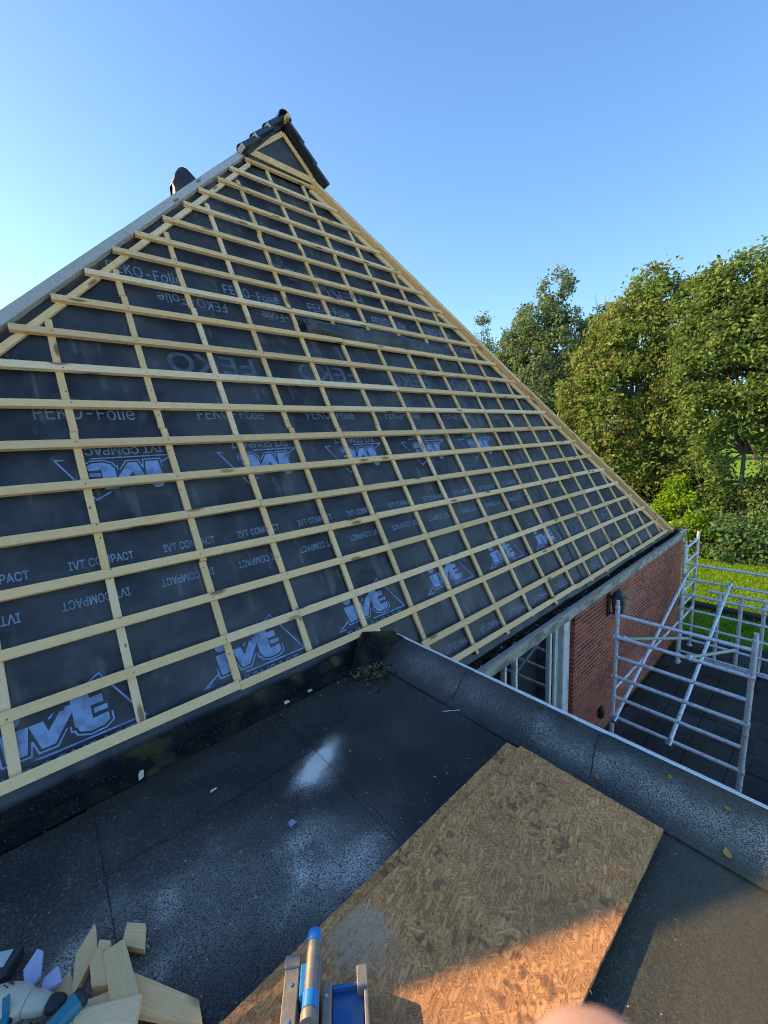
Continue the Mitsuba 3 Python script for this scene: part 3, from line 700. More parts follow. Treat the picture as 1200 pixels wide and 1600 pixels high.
# deck felt: lapped sheets
def felt(x0, x1, y0, y1, dz, nx=40, ny=40):
    v, f = sheet(x0, x1, y0, y1, FZ + dz, nx, ny, fz)
    e = sheet(x0, x1, y0, y1, FZ + dz - .0055, nx, ny, fz)[0]
    # skirts so that the lap shows a real edge
    m = MB(); m.put(v, f)
    idx = np.arange((nx + 1) * (ny + 1)).reshape(ny + 1, nx + 1)
    for line in (idx[0], idx[-1], idx[:, 0], idx[:, -1]):
        a = v[line]; b = e[line]; n = len(line); m.put(np.vstack([a, b]), [[i, i + 1, n + i + 1, n + i] for i in range(n - 1)])
    return m
add(E_ + '__deck', bx(-5, 2.05, -4.5, 2.62, FZ - .10, FZ - .030), 'old_felt')
for (x0, x1, y0, y1, dz) in ((-5, -.02, 1.02, 2.49, .000), (-.05, 1.05, 2.00, 2.50, .005), (-.05, 1.07, 1.0, 2.03, .000), (1.03, 2.03, .98, 2.49, .0045), (-5, .42, -.05, 1.05, .0055), (.40, 2.03, -.06, 1.03, .0095), (-5, 2.03, -1.12, -.03, .0145), (-5, 2.03, -4.5, -1.10, .0195)):
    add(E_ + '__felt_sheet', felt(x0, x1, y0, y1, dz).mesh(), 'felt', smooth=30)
# upstand against the slope with a ragged top
uu = np.linspace(-5, 2.2, 180); P = []
topv = 3.168 + .022 * (meshkit.fbm(np.c_[uu * 1.8, uu * 0, uu * 0], 3) - .5) * 2
for t, kind_ in ((0, 'd'), (.3, 'd'), (.6, 's'), (.8, 's'), (1, 's')):
    if t == 0: P.append(np.c_[uu, 2.485 + .03 * (meshkit.fbm(np.c_[uu * 2, uu * 0, uu * 0 + 4], 3) - .5), np.full(180, FZ + .010)])
    elif t == .3: P.append(np.c_[uu, np.full(180, 2.545), np.full(180, FZ + .022)])
    else:
        vv = topv + (1 - t) / .4 * .085
        h = .004 + .006 * (meshkit.fbm(np.c_[uu * 5, np.full(180, t * 3), uu * 0], 2) - .5)
        P.append(np.c_[uu, np.full(180, 4.245), np.full(180, 5.988)] + np.outer(vv, DV) + np.outer(h, NR))
m = len(P); V = np.vstack(P); i = np.arange(179 * (m - 1)); r, c = i // 179, i % 179; q = r * 180 + c
add(E_ + '__upstand', (V, np.c_[q, q + 1, q + 181, q + 180]), 'old_felt', 'dirty black felt upstand dressed against the slope', smooth=35)
# raised right edge with felt dressed over it, in two lengths, and its white trim
def kerb(y0, y1, dz, x0=KX0 - .06):
    ys = np.linspace(y0, y1, 40); prof = [(x0, .012), (x0 + .05, .014), (KX0 + .06, .035), (KX0 + .14, .072), (KX0 + .20, .094), (KX1 - .02, .108), (KX1, .106), (KX1 + .004, .06)]
    V = []
    for x, z in prof:
        w = .008 * (meshkit.fbm(np.c_[ys * 2.5, np.full(40, x * 4), ys * 0], 3) - .5)
        V.append(np.c_[np.full(40, x) + w, ys, FZ + z + dz + w * .6])
    V = np.vstack(V); m = len(prof); i = np.arange(39 * (m - 1)); r, c = i // 39, i % 39; q = r * 40 + c
    return V, np.c_[q, q + 40, q + 41, q + 1]
for y0, y1, dz in ((1.70, 2.46, .004), (.75, 1.72, .000), (-1.5, .77, .004), (-4.5, -1.48, 0)):
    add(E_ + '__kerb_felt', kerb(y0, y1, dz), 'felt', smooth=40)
add(E_ + '__edge_trim', cat(cbx(KX1 + .002, KX1 + .014, -4.5, 2.56, FZ + .055, FZ + .113, .002), cbx(KX1 + .006, KX1 + .013, -4.5, 2.56, FZ + .1165, FZ + .121, .001)), 'white_trim', 'thin white metal trim along the outer edge')
def seam(P, w, key='__bitumen_seam'):
    P = np.asarray(P, float); n = max(8, int(np.linalg.norm(P[-1] - P[0]) / .02)); t = np.linspace(0, 1, n); tt = np.linspace(0, 1, len(P))
    Q = np.stack([np.interp(t, tt, P[:, i]) for i in range(3)], 1); d = nrm(P[-1] - P[0]); sd = nrm(np.cross(d, (0, 0, 1)))
    w = w * .6; w = w * .65; wa = w * (.35 + 1.1 * meshkit.fbm(Q * 30, 2)); wb = w * (.35 + 1.1 * meshkit.fbm(Q * 30 + 7, 2))
    V = np.vstack([Q - sd * wa[:, None], Q + sd * wb[:, None]]); i = np.arange(n - 1)
    add(E_ + key, (V, np.c_[i, i + 1, n + i + 1, n + i]), 'bitumen')
scene['bitumen'] = two(princ((0.008, 0.008, 0.009), .4))
zz = FZ + .0135
for a, b, w in (((-.02, 2.47), (-.03, 1.02), .006), ((-.02, 2.012), (1.04, 1.985), .005), ((1.045, 2.48), (1.05, 1.03), .005), ((.41, 1.03), (2.0, 1.02), .005), ((.41, 1.0), (.41, -.05), .006), ((-4, .0), (2.0, -.02), .006)):
    seam([(a[0], a[1], zz + (.006 if a[1] < 1.04 else 0)), (b[0], b[1], zz + (.006 if b[1] < 1.04 else 0))], w)
kp = [(2.0, .0175), (KX0 + .06, .0415), (KX0 + .14, .0785), (KX0 + .20, .1005), (KX1 - .03, .1135)]
for y in (1.70, .76): seam([(x, y + .03 * math.sin(x * 9), FZ + z + .003) for x, z in kp], .007)
# corner piece where the edge dies into the slope, and the scrap of white flashing
cp = np.array([[1.95, 2.44, FZ + .014], [2.29, 2.45, FZ + .112], [2.30, 2.62, FZ + .125], [2.0, 2.68, FZ + .20], [1.92, 2.66, FZ + .155], [1.72, 2.50, FZ + .02]])
add(E_ + '__corner_felt', (cp, np.array([[0, 1, 2], [0, 2, 3], [0, 3, 4], [0, 4, 5]])), 'old_felt')
add(E_ + '__flashing', trimesh.convex.convex_hull(np.array([R(2.08, 3.06, .006), R(2.20, 3.15, .012), R(2.20, 3.06, .006), R(2.08, 3.06, .008), R(2.2, 3.15, .014), R(2.16, 3.04, .01)])), 'white_trim', 'scrap of white flashing showing under the batten')

# ------------------------------------------------------------------ litter on the flat roof
n = 480; P = np.c_[fr.normal(1.86, .10, n), fr.normal(2.40, .09, n), np.full(n, FZ + .014)]
P = P[(P[:, 1] < 2.53) & (P[:, 0] < 2.02)]; n = len(P)
pal = np.array([[.10, .07, .035], [.05, .035, .02], [.16, .12, .065], [.03, .025, .015], [.22, .17, .09]])
V, f, c = flakes(P, fr.uniform(.003, .010, n), pal[fr.integers(0, 5, n)], fr, .3, (1.5, 5))
add('leaf_debris', (V, f), 'flake', 'heap of twigs and leaf scraps in the corner below the slope', 'debris', kind='stuff', color=c)
n = 2200; P = np.c_[fr.uniform(-.5, 2.0, n), fr.uniform(.2, 2.5, n), np.full(n, FZ + .016)]
w = np.exp(-((P[:, 0] - 1.02) / .2) ** 2 - ((P[:, 1] - 1.89) / .13) ** 2) + .8 * np.exp(-((P[:, 1] - 1.6 + .3 * P[:, 0]) / .2) ** 2) + .12
P = P[fr.uniform(0, 1, n) < w]; n = len(P)
V, f, c = flakes(P, fr.uniform(.0010, .0028, n), np.array([.62, .54, .40]) * fr.uniform(.6, 1.15, (n, 1)), fr, .3, (1, 3))
add('sawdust', (V, f), 'flake', 'pale sawdust and small wood chips scattered over the black felt', 'sawdust', kind='stuff', color=c)

def chip(name, x, y, z, pts, th, mat_col, label, catg, tilt=(0, 0), curl=0., group=None):
    poly = Polygon(pts); m = trimesh.creation.extrude_polygon(poly, th, engine='earcut'); m = m.subdivide().subdivide()
    v = np.array(m.vertices); v[:, 2] += curl * (v[:, 0] ** 2 + v[:, 1] ** 2) * 10 + v[:, 0] * tilt[0] + v[:, 1] * tilt[1]; v[:, 2] -= v[:, 2].min()
    add(name, (v + [x, y, z], m.faces), 'flake', label, catg, group, color=np.broadcast_to(mat_col, v.shape))
def leafpts(L, W, a=0., n=14):
    t = np.linspace(0, 1, n); up = np.c_[(t - .5) * L, W * np.sin(t * math.pi) ** .8 * (1 - .3 * t)]; lo = up[::-1][1:-1] * [1, -1]
    q = np.vstack([up, lo]); c, s = math.cos(a), math.sin(a); return q @ np.array([[c, s], [-s, c]])
chip('wood_chip', .21, 2.50, FZ + .03, [(-.012, -.03), (.014, -.024), (.022, .022), (.006, .034), (-.008, .01)], .008, (.72, .66, .46), 'pale wood chip on the felt below the eaves batten, left of the sawdust', 'wood chip', (.3, 0))
chip('wood_chip', 1.14, 2.50, FZ + .03, [(-.02, -.012), (.02, -.008), (.015, .015), (-.015, .016)], .006, (.75, .68, .48), 'cream wood chip lying in the dark crease beside a second chip', 'wood chip')
chip('wood_chip', 1.33, 2.50, FZ + .03, [(-.016, -.012), (.02, -.008), (.018, .012), (-.012, .010)], .006, (.62, .55, .36), 'smaller yellowish chip in the dark crease nearer the debris heap', 'wood chip')
chip('fallen_leaf', 2.00, .17, FZ + .03, leafpts(.052, .017, .4), .0012, (.60, .30, .10), 'orange leaf on the felt right of the strand board', 'leaf', curl=.5)
chip('fallen_leaf', 2.02, .71, FZ + .03, leafpts(.034, .010, 1.), .0012, (.55, .16, .07), 'small red leaf at the seam beside the strand board', 'leaf', curl=.5)
chip('fallen_leaf', 2.20, .43, FZ + .10, leafpts(.034, .012, .2), .0012, (.30, .28, .05), 'yellow green leaf on the raised edge, nearest the scaffold', 'leaf', curl=.4)
chip('fallen_leaf', 2.18, .20, FZ + .10, leafpts(.03, .011, 1.2), .0012, (.34, .30, .06), 'olive leaf on the raised edge above the orange leaf', 'leaf', curl=.4)
chip('felt_scrap', .71, 1.64, FZ + .012, [(-.018, -.016), (.022, -.012), (.010, .02), (-.012, .016)], .002, (.30, .34, .40), 'small grey triangular scrap on the felt left of the board', 'scrap')
chip('plaster_crumb', .49, 2.12, FZ + .014, [(-.02, -.006), (.02, -.004), (.016, .008), (-.012, .007)], .003, (.60, .58, .54), 'thin whitish crumb on the felt between seam and upstand', 'crumb')
mo = np.random.default_rng(31)
for (x, y) in ((2.255, 1.14), (2.262, .98)):
    n = 45; P = np.c_[mo.normal(x, .006, n), mo.normal(y, .012, n), np.full(n, FZ + .108)]
    V, f, c = flakes(P, mo.uniform(.002, .005, n), np.array([.12, .15, .05]) * mo.uniform(.6, 1.4, (n, 1)), mo, .8)
    add('moss_tuft', (V, f), 'flake', ['small green moss tuft on the raised edge nearer the slope', 'small moss tuft on the raised edge farther from the slope'][int(y < 1.05)], 'moss', 'moss tufts on the raised edge', color=c)
k = thing('screw', 'long bright screw lying on the felt beside the raised edge', 'screw')
add(k + '__shank', tube((1.87, 1.655, FZ + .012), (1.955, 1.585, FZ + .014), .0028, 8), 'steel'); add(k + '__head', tube((1.955, 1.585, FZ + .014), (1.959, 1.582, FZ + .014), .006, 8), 'steel')

# ------------------------------------------------------------------ two strand boards, one on the other
def rag(x0, x1, y0, y1, z0, z1, r, amp=.004):
    n = 90; E = []
    for (a, b) in (((x0, y0), (x1, y0)), ((x1, y0), (x1, y1)), ((x1, y1), (x0, y1)), ((x0, y1), (x0, y0))):
        t = np.linspace(0, 1, n, endpoint=False); q = np.outer(1 - t, a) + np.outer(t, b)
        d = nrm(np.subtract(b, a)); no = np.array([d[1], -d[0]]); w = (meshkit.fbm(np.c_[q * 45, np.full(n, a[0])], 2) - .5) * amp * 2
        E.append(q + np.outer(w, no))
    return trimesh.creation.extrude_polygon(Polygon(np.vstack(E)), z1 - z0, engine='earcut').apply_translation((0, 0, z0))
for nm, (x0, x1, y0, y1, z0, z1), ofs, rot, text in (
    ('strand_board', (-.55, 1.902, .42, 1.165, FZ + .022, FZ + .040), 3.7, .012, 'lower strand board, showing as a strip along the far edge of the upper one'),
    ('strand_board', (-.50, 1.905, .385, 1.095, FZ + .0405, FZ + .0605), 0., -.008, 'weathered brown strand board lying on top by the raised edge')):
    m = rag(x0, x1, y0, y1, z0, z1, br)
    c0 = np.array([1.3, .8, 0]); Rz = trimesh.transformations.rotation_matrix(rot, (0, 0, 1), c0); m.apply_transform(Rz)
    v = np.array(m.vertices); fn_ = m.face_normals; top = fn_[:, 2] > .5; side = ~top
    k = thing(nm, text, 'strand board', 'strand boards on the flat roof')
    def sub(sel):
        ff = np.array(m.faces)[sel]; us = np.unique(ff); mp = np.zeros(len(v), int); mp[us] = np.arange(len(us)); return v[us], mp[ff], us
    V, F, us = sub(top); add(k + '__face', (V, F), 'osb', uv=V[:, :2] + ofs)
    V, F, us = sub(side); add(k + '__edge', (V, F), 'board_edge')
    n = 260; t = br.uniform(0, 1, n); s_ = br.integers(0, 4, n); 
    px = np.where(s_ == 0, x0 + (x1 - x0) * t, np.where(s_ == 1, x1, np.where(s_ == 2, x0 + (x1 - x0) * t, x0))); py = np.where(s_ == 0, y0, np.where(s_ == 1, y0 + (y1 - y0) * t, np.where(s_ == 2, y1, y0 + (y1 - y0) * t)))
    P = (np.c_[px, py, br.uniform(z0 + .002, z1 - .001, n)] - c0) @ Rz[:3, :3].T + c0
    V, F, C = flakes(P, br.uniform(.0015, .005, n), np.array([.36, .21, .10]) * br.uniform(.4, 1.3, (n, 1)), br, .3, (1.5, 4.5)); V[:, 2] -= .0015
    add(k + '__frayed_strands', (V, F), 'flake', kind='stuff', color=C)

# ------------------------------------------------------------------ offcuts of batten
def offcut(pts, z0, z1, ang, label, tilt=None):
    """pts: outline on plan (x, y); ang: direction of the grain"""
    poly = Polygon(pts); m = trimesh.creation.extrude_polygon(poly, z1 - z0, engine='earcut')
    v = np.array(m.vertices); f = np.array(m.faces); ctr = np.r_[v[:, :2].mean(0), 0]
    V = v[f].reshape(-1, 3); n = np.repeat(m.face_normals, 3, 0); c, s = math.cos(ang), math.sin(ang)
    al = V[:, 0] * c + V[:, 1] * s; acr = -V[:, 0] * s + V[:, 1] * c
    uv = np.c_[al, np.where(np.abs(n[:, 2]) > .5, acr, V[:, 2] + acr)] + np.array([br.uniform(0, 30), br.integers(1, 900) + .4 - acr.mean()])
    V = V + [0, 0, z0]
    if tilt is not None:
        M = trimesh.transformations.rotation_matrix(tilt[0], tilt[1], np.r_[ctr[:2], z0]); V = trimesh.transform_points(V, M)
        V[:, 2] += max(0, z0 - V[:, 2].min())
    add('batten_offcut', (V, np.arange(len(V)).reshape(-1, 3)), 'pine', label, 'offcut', 'batten offcuts on the flat roof', uv=uv)
Z0 = FZ + .018
offcut([(-.165, 1.56), (-.145, 1.70), (-.078, 1.775), (-.082, 1.665)], Z0, Z0 + .03, 1.2, 'tall pointed offcut with both ends cut on the slant, standing clear at the back left')
offcut([(-.110, 1.535), (-.108, 1.62), (-.078, 1.655), (-.058, 1.60), (-.062, 1.50)], Z0, Z0 + .045, 1.4, 'short thick offcut with an angled end, just right of the tall pointed one')
offcut([(-.085, 1.66), (-.072, 1.70), (-.04, 1.665), (-.05, 1.63)], Z0, Z0 + .025, 1.4, 'little tip of an offcut showing behind the short thick one')
offcut([(-.068, 1.42), (-.066, 1.62), (.000, 1.615), (.010, 1.37)], Z0 + .025, Z0 + .05, 1.55, 'long straight offcut lying on the others in the middle of the heap')
offcut([(-.012, 1.62), (.018, 1.69), (.070, 1.635), (.048, 1.545)], Z0, Z0 + .026, -.8, 'nearly square offcut at the back right of the heap')
offcut([(.000, 1.50), (.155, 1.255), (.145, 1.18), (-.005, 1.36)], Z0, Z0 + .03, -.95, 'long offcut with a slanted end, rightmost of the heap')
offcut([(-.165, 1.665), (-.150, 1.55), (-.240, 1.60)], Z0, Z0 + .024, .4, 'triangular offcut on the left beside the cordless drill')
offcut([(-.19, 1.545), (-.06, 1.49), (-.045, 1.44), (-.20, 1.50)], Z0, Z0 + .028, -.4, 'dark yellow offcut lying crosswise under the long straight one')
offcut([(-.155, 1.49), (.015, 1.385), (-.02, 1.31), (-.18, 1.40)], Z0 + .028, Z0 + .056, -.55, 'broad pale offcut with a splintered end at the front of the heap')
chips = [('tinted_offcut', [(-.03, -.06), (.012, -.045), (.022, .03), (.006, .055), (-.035, .02)], (-.282, 1.735), 'wood offcut end with the lens tint painted lilac, beside the black charger'), ('tinted_offcut', [(-.03, -.02), (.03, -.04), (.025, .02), (-.015, .02)], (-.245, 1.655), 'smaller wood offcut end painted with the lilac lens tint, between drill and triangular offcut')]
for nm, pts, (x, y), lb in chips: chip(nm, x + .03, y, FZ + .05, pts, .012, (.44, .47, .66), lb, 'scrap', (.25, .1))  # wood offcut ends; the lens tint is put into their lilac colour

# ------------------------------------------------------------------ cordless drill, charger, slate cutter
scene['cream_plastic'] = two(princ((0.52, 0.46, 0.35), .35)); scene['teal_plastic'] = two(princ((0.02, 0.17, 0.24), .35)); scene['blue_plastic'] = two(princ((0.03, 0.24, 0.56), .38))
scene['tray_blue'] = two(princ(mikit.proc(lambda p, n, uv: mix((0.02, 0.11, 0.36), (0.10, 0.16, 0.28), .6 * smoothstep(.5, .8, fbm(p.x * 30, p.y * 30, 2.0, 3)))), .3))
scene['dusty_metal'] = two(princ(mikit.proc(lambda p, n, uv: mix((0.20, 0.18, 0.15), (0.40, 0.33, 0.25), fbm(p.x * 60, p.y * 60, p.z * 60, 3))), .5, metal=.4))
scene['lid_label'] = two(princ((0.42, 0.50, 0.48), .45))
k = thing('cordless_drill', 'cordless drill with cream motor housing and teal body lying by the offcuts', 'drill')
dc = np.array([-.325, 1.665, FZ + .085])
add(k + '__motor_housing', lathe([(.001, -.055), (.026, -.053), (.040, -.042), (.046, -.015), (.047, .02), (.043, .05), (.036, .065), (.001, .066)], dc, nrm((.55, -.42, -.15)), 28), 'cream_plastic', smooth=40)
add(k + '__gear_case', lathe([(.001, .065), (.034, .067), (.031, .10), (.026, .125), (.020, .13), (.001, .131)], dc, nrm((.55, -.42, -.15)), 24), 'cream_plastic', smooth=40)
add(k + '__chuck', lathe([(.001, .132), (.021, .132), (.026, .138), (.026, .165), (.020, .178), (.010, .182), (.001, .182)], dc, nrm((.55, -.42, -.15)), 18), 'black_plastic', smooth=30)
hd = nrm((-.28, -.62, -.10)); hA = dc + nrm((.55, -.42, -.15)) * .01
add(k + '__handle', trimesh.convex.convex_hull(np.vstack([hA + hd * t + np.cross(hd, (0, 0, 1)) * a + np.array([0, 0, b]) for t, w in ((.02, .024), (.13, .019)) for a in (-w, w) for b in (-.018, .018)])), 'teal_plastic')
add(k + '__battery', cbx(*[x for p_, w in zip(hA + hd * .165, (.05, .04, .03)) for x in (p_ - w, p_ + w)], .01), 'black_plastic')
for q_ in range(4): add(k + '__vent_slot', tube(dc + np.array([.012 - .014 * q_, .028 - .002 * q_, .042]), dc + np.array([.024 - .014 * q_, .006 - .002 * q_, .045]), .0028, 6), 'black_plastic')
add(k + '__trigger', tube(hA + hd * .035 + np.array([.022, 0, .006]), hA + hd * .065 + np.array([.024, 0, .006]), .010, 10), 'black_plastic')
add(k + '__switch', trimesh.convex.convex_hull(np.array([dc + [.005 + a, -.045 + b, .028 + c] for a in (-.008, .010) for b in (-.03, .03) for c in (0, .015)])), 'teal_plastic')
k = thing('torch', 'dark blue cylindrical torch lying in front of the offcuts', 'torch')
tA, tB = np.array([-.255, 1.47, FZ + .075]), np.array([-.155, 1.50, FZ + .085])
add(k + '__barrel', lathe([(.001, 0), (.024, .002), (.027, .01), (.027, .09), (.030, .10), (.030, .115), (.001, .115)], tA, tB - tA, 24), 'teal_plastic', smooth=40)
add(k + '__end_cap', lathe([(.001, .1155), (.028, .1155), (.028, .128), (.022, .133), (.001, .133)], tA, tB - tA, 24), 'black_plastic', smooth=40)
k = thing('battery_charger', 'black battery charger with a pale label at the left edge', 'charger')
M = trimesh.transformations.rotation_matrix(-.55, (0, 0, 1), (-.36, 1.86, FZ))
b1 = cbx(-.47, -.30, 1.80, 1.91, FZ + .012, FZ + .075, .012); b1.apply_transform(M); add(k + '__case', b1, 'black_plastic')
b2 = cbx(-.385, -.318, 1.830, 1.882, FZ + .0755, FZ + .079, .001); b2.apply_transform(M); add(k + '__label', b2, 'lid_label')

k = thing('slate_cutter', 'blue and grey hand slate cutter with a round bar handle standing on the boards', 'cutter')
CZ = FZ + .061                                            # stands on the upper board
ca = nrm((-.85, -1.2, 0)); cs = np.array([ca[1], -ca[0], 0]) * -1  # along towards the builder, and across to the right
if cs[0] < 0: cs = -cs
o = np.array([.47, .965, CZ])                             # far middle
def cbk(a0, a1, s0, s1, z0, z1, c=.003):
    m = cbx(a0, a1, s0, s1, z0, z1, c); M = np.eye(4); M[:3, 0], M[:3, 1], M[:3, 2] = ca, cs, (0, 0, 1); M[:3, 3] = o
    m.apply_transform(M)
    if np.linalg.det(M[:3, :3]) < 0: m.invert()
    return m
def pt(a, s, z): return o + ca * a + cs * s + np.array([0, 0, z])
add(k + '__left_rail', cat(cbk(-.05, .42, -.125, -.078, .01, .10), cbk(-.055, -.02, -.128, -.075, .095, .106)), 'dusty_metal')
add(k + '__bracket', cat(cbk(-.02, .06, -.072, -.052, .02, .115), cbk(.02, .05, -.052, -.02, .03, .10)), 'blue_plastic')
add(k + '__middle_rail', cbk(.02, .42, .000, .026, .01, .095), 'dusty_metal')
add(k + '__tray', cat(cbk(.02, .42, .027, .128, .01, .045), cbk(.02, .03, .027, .128, .046, .07)), 'tray_blue')
add(k + '__tray_lip', cat(cbk(.02, .42, .129, .142, .01, .085)), 'dusty_metal'); add(k + '__end_stop', cbk(-.005, .05, .108, .1435, .046, .095), 'dusty_metal')
hz = .128; hA, hB = np.array([.505, 1.07, CZ + .118]), np.array([.385, .905, CZ + hz]); hd = nrm(hB - hA)
add(k + '__handle', tube(hA + hd * .035, hB - hd * .03, .0205, 24), 'dusty_metal', smooth=30)
add(k + '__handle_cap', lathe([(.001, 0), (.016, .001), (.021, .006), (.0235, .012), (.0235, .04), (.021, .041)], hA, hd, 24), 'blue_plastic', smooth=40)
add(k + '__handle_collar', tube(hB - hd * .032, hB + hd * .008, .0235, 24), 'blue_plastic', smooth=30)
add(k + '__handle_arm', cat(lathe([(.001, 0), (.024, .001), (.026, .006), (.026, .028), (.001, .03)], hB + hd * .009, hd, 24), cbk(.19, .42, -.050, -.008, .10, hz + .012)), 'dusty_metal', smooth=30)
for q_ in range(5): add(k + '__screw', tube(pt(.02 + .085 * q_, -.101, .1005), pt(.02 + .085 * q_, -.101, .1035), .006, 10), 'steel')
for q_ in range(4): add(k + '__screw', tube(pt(.06 + .09 * q_, .013, .0955), pt(.06 + .09 * q_, .013, .098), .005, 10), 'steel')
add(k + '__spring', cat(*[tube(pt(.10 + .012 * q_, -.062, .07), pt(.106 + .012 * q_, -.058, .085), .0025, 6) for q_ in range(8)]), 'steel')
add(k + '__blade', cbk(-.06, .40, -.016, -.010, .012, .10, .001), 'steel')

# ------------------------------------------------------------------ scaffold tower
S = thing('scaffold_tower', 'aluminium scaffold tower on the paving beside the brick wall', 'scaffold')
def rod(nm, A, B, r=.027, mat='aluminium', n=14): add(S + '__' + nm, tube(A, B, r, n), mat, smooth=40)
for X, yl, yr, top, nm in ((6.04, 1.945, .475, 2.50, 'near'), (9.76, 1.955, .45, 2.62, 'far')):
    for y in (yl, yr):
        rod('post', (X, y, .05), (X, y, top), .031)
        add(S + '__spigot', cat(tube((X, y, top), (X, y, top + .09), .023), tube((X, y, top - .02), (X, y, top + .005), .034)), 'aluminium', smooth=40)
        add(S + '__foot', cat(tube((X, y, .0), (X, y, .10), .017), lathe([(.001, .022), (.06, .022), (.06, .03), (.02, .045), (.001, .045)], (X, y, 0))), 'steel', smooth=30)
    zs = (2.37, 2.03, 1.72, 1.40, 1.075, .75, .435) if nm == 'near' else (2.245, 1.925, 1.59, 1.27, .94, .62, .32)
    for z in zs: rod('rung', (X, yl - .026, z), (X, yr + .026, z), .026)
    for z in zs[1::2]:
        for y in (yl, yr): add(S + '__weld_collar', tube((X, y - .035, z), (X, y + .035, z), .036), 'aluminium', smooth=40)
rod('diagonal_brace', (6.04 - .05, 1.895, .745), (9.76 - .05, 1.895, 2.0)); rod('diagonal_brace', (6.04 - .05, 1.21, .745), (9.76 - .05, 1.21, 1.96)); rod('diagonal_brace', (6.04 + .05, 1.985, 1.11), (9.76 + .05, 1.985, .95), .022)
for A in ((6.04 - .05, 1.895, .745), (9.76 - .05, 1.895, 2.0), (6.04 - .05, 1.21, .745), (9.76 - .05, 1.21, 1.96), (6.05, 1.86, 2.02), (6.05, 1.09, 2.03)):
    A = np.array(A); add(S + '__clamp', cat(tube(A - [.045, 0, .02], A + [.045, 0, .02], .036, 10), tube(A - [0, .036, .02], A + [0, .036, -.02], .034, 10)), 'steel', smooth=40)
rod('stabiliser', (6.06, 1.86, 2.02), (6.67, 1.23, 2.02), .02, 'glassfibre'); rod('stabiliser', (6.06, 1.09, 2.03), (6.67, .72, 2.03), .02, 'glassfibre')
# guard frame beyond the far end, along the wall
k = thing('guard_frame', 'narrow aluminium frame standing on the grass at the house corner', 'scaffold frame')
for x, top in ((9.86, 2.56), (10.80, 2.72)):
    add(k + '__post', tube((x, 1.95, .03), (x, 1.95, top), .030), 'aluminium', smooth=40)
    add(k + '__foot', lathe([(.001, 0), (.055, 0), (.055, .01), (.02, .03), (.001, .03)], (x, 1.95, .022 if x < 11.5 else 0)), 'white_trim', smooth=30)
for z in (2.55, 2.24, 1.93, 1.62, 1.30, .98): add(k + '__rung', tube((9.88, 1.95, z), (10.78, 1.95, z), .025), 'aluminium', smooth=40)
# spare frame on edge
k = thing('spare_frame', 'spare aluminium ladder frame standing on its long edge behind the tower', 'scaffold frame')
add(k + '__rail', tube((10.2, 1.60, 1.60), (10.2, -.75, 1.60), .032), 'aluminium', smooth=40); add(k + '__rail', tube((10.2, 1.60, .06), (10.2, -.75, .06), .032), 'aluminium', smooth=40)
for y in (1.41, 1.07, .73, .39, .05, -.29, -.63): add(k + '__rung', tube((10.2, y, .06), (10.2, y, 1.60), .033), 'aluminium', smooth=40)

# ------------------------------------------------------------------ trees and shrubs
def leaves(P, out, size, pal, r):
    n = len(P); up = np.array([0, 0, .55]) + out * .7 + r.normal(0, .75, (n, 3)); up /= np.linalg.norm(up, axis=1, keepdims=True)
    a = np.cross(up, r.normal(0, 1, (n, 3))); a /= np.linalg.norm(a, axis=1, keepdims=True); b = np.cross(up, a)
    s = (size * r.uniform(.65, 1.35, n))[:, None]
    fold = up * s * .22
    V = np.stack([P - a * s, P - b * s * .55 + fold, P + a * s, P + b * s * .55 + fold], 1).reshape(-1, 3)
    q = np.arange(n)[:, None] * 4; f = np.vstack([q + [0, 1, 2], q + [0, 2, 3]])
    pal = np.asarray(pal); w = r.uniform(0, 1, n); k = (w * len(pal)).astype(int)
    pat = meshkit.fbm(P * .9, 2)[:, None]
    c = pal[np.clip((k + (pat[:, 0] - .5) * 3).astype(int), 0, len(pal) - 1)] * r.uniform(.75, 1.25, (n, 1))
    return V, f, np.repeat(c, 4, 0)
def crown_points(lobes, n, r, seed, thr=.47, fill=.55, per=13, twig=.15):
    """leaves sit in twig-sized bunches spread through the lobes, most of them near the outside"""
    vol = np.array([l[3] * l[4] * l[5] for l in lobes]); cnt = (vol ** .75 / (vol ** .75).sum() * n / per).astype(int) + 1; P, N = [], []
    for (x, y, z, a, b, c_), m in zip(lobes, cnt):
        d = r.normal(0, 1, (m * 4, 3)); d /= np.linalg.norm(d, axis=1, keepdims=True)
        rad = r.uniform(fill, 1, len(d)) ** .6
        q = d * rad[:, None] * (a, b, c_); q *= (.70 + .62 * meshkit.fbm(d * 2.6 + seed + x, 3))[:, None]
        q = q + (x, y, z)
        keep = meshkit.fbm(q * 1.25 + seed * 3.1, 3) > thr
        q, d = q[keep][:m], d[keep][:m]
        out = r.uniform(0, 1, len(q)) < .16; q = q + d * (out * r.uniform(.05, .38, len(q)))[:, None]
        k = np.maximum(3, r.poisson(per * np.where(out, .55, 1.05))); q = np.repeat(q, k, 0); d = np.repeat(d, k, 0)
        P.append(q + r.normal(0, twig, q.shape) * (1, 1, .75)); N.append(d)
    return np.vstack(P), np.vstack(N)
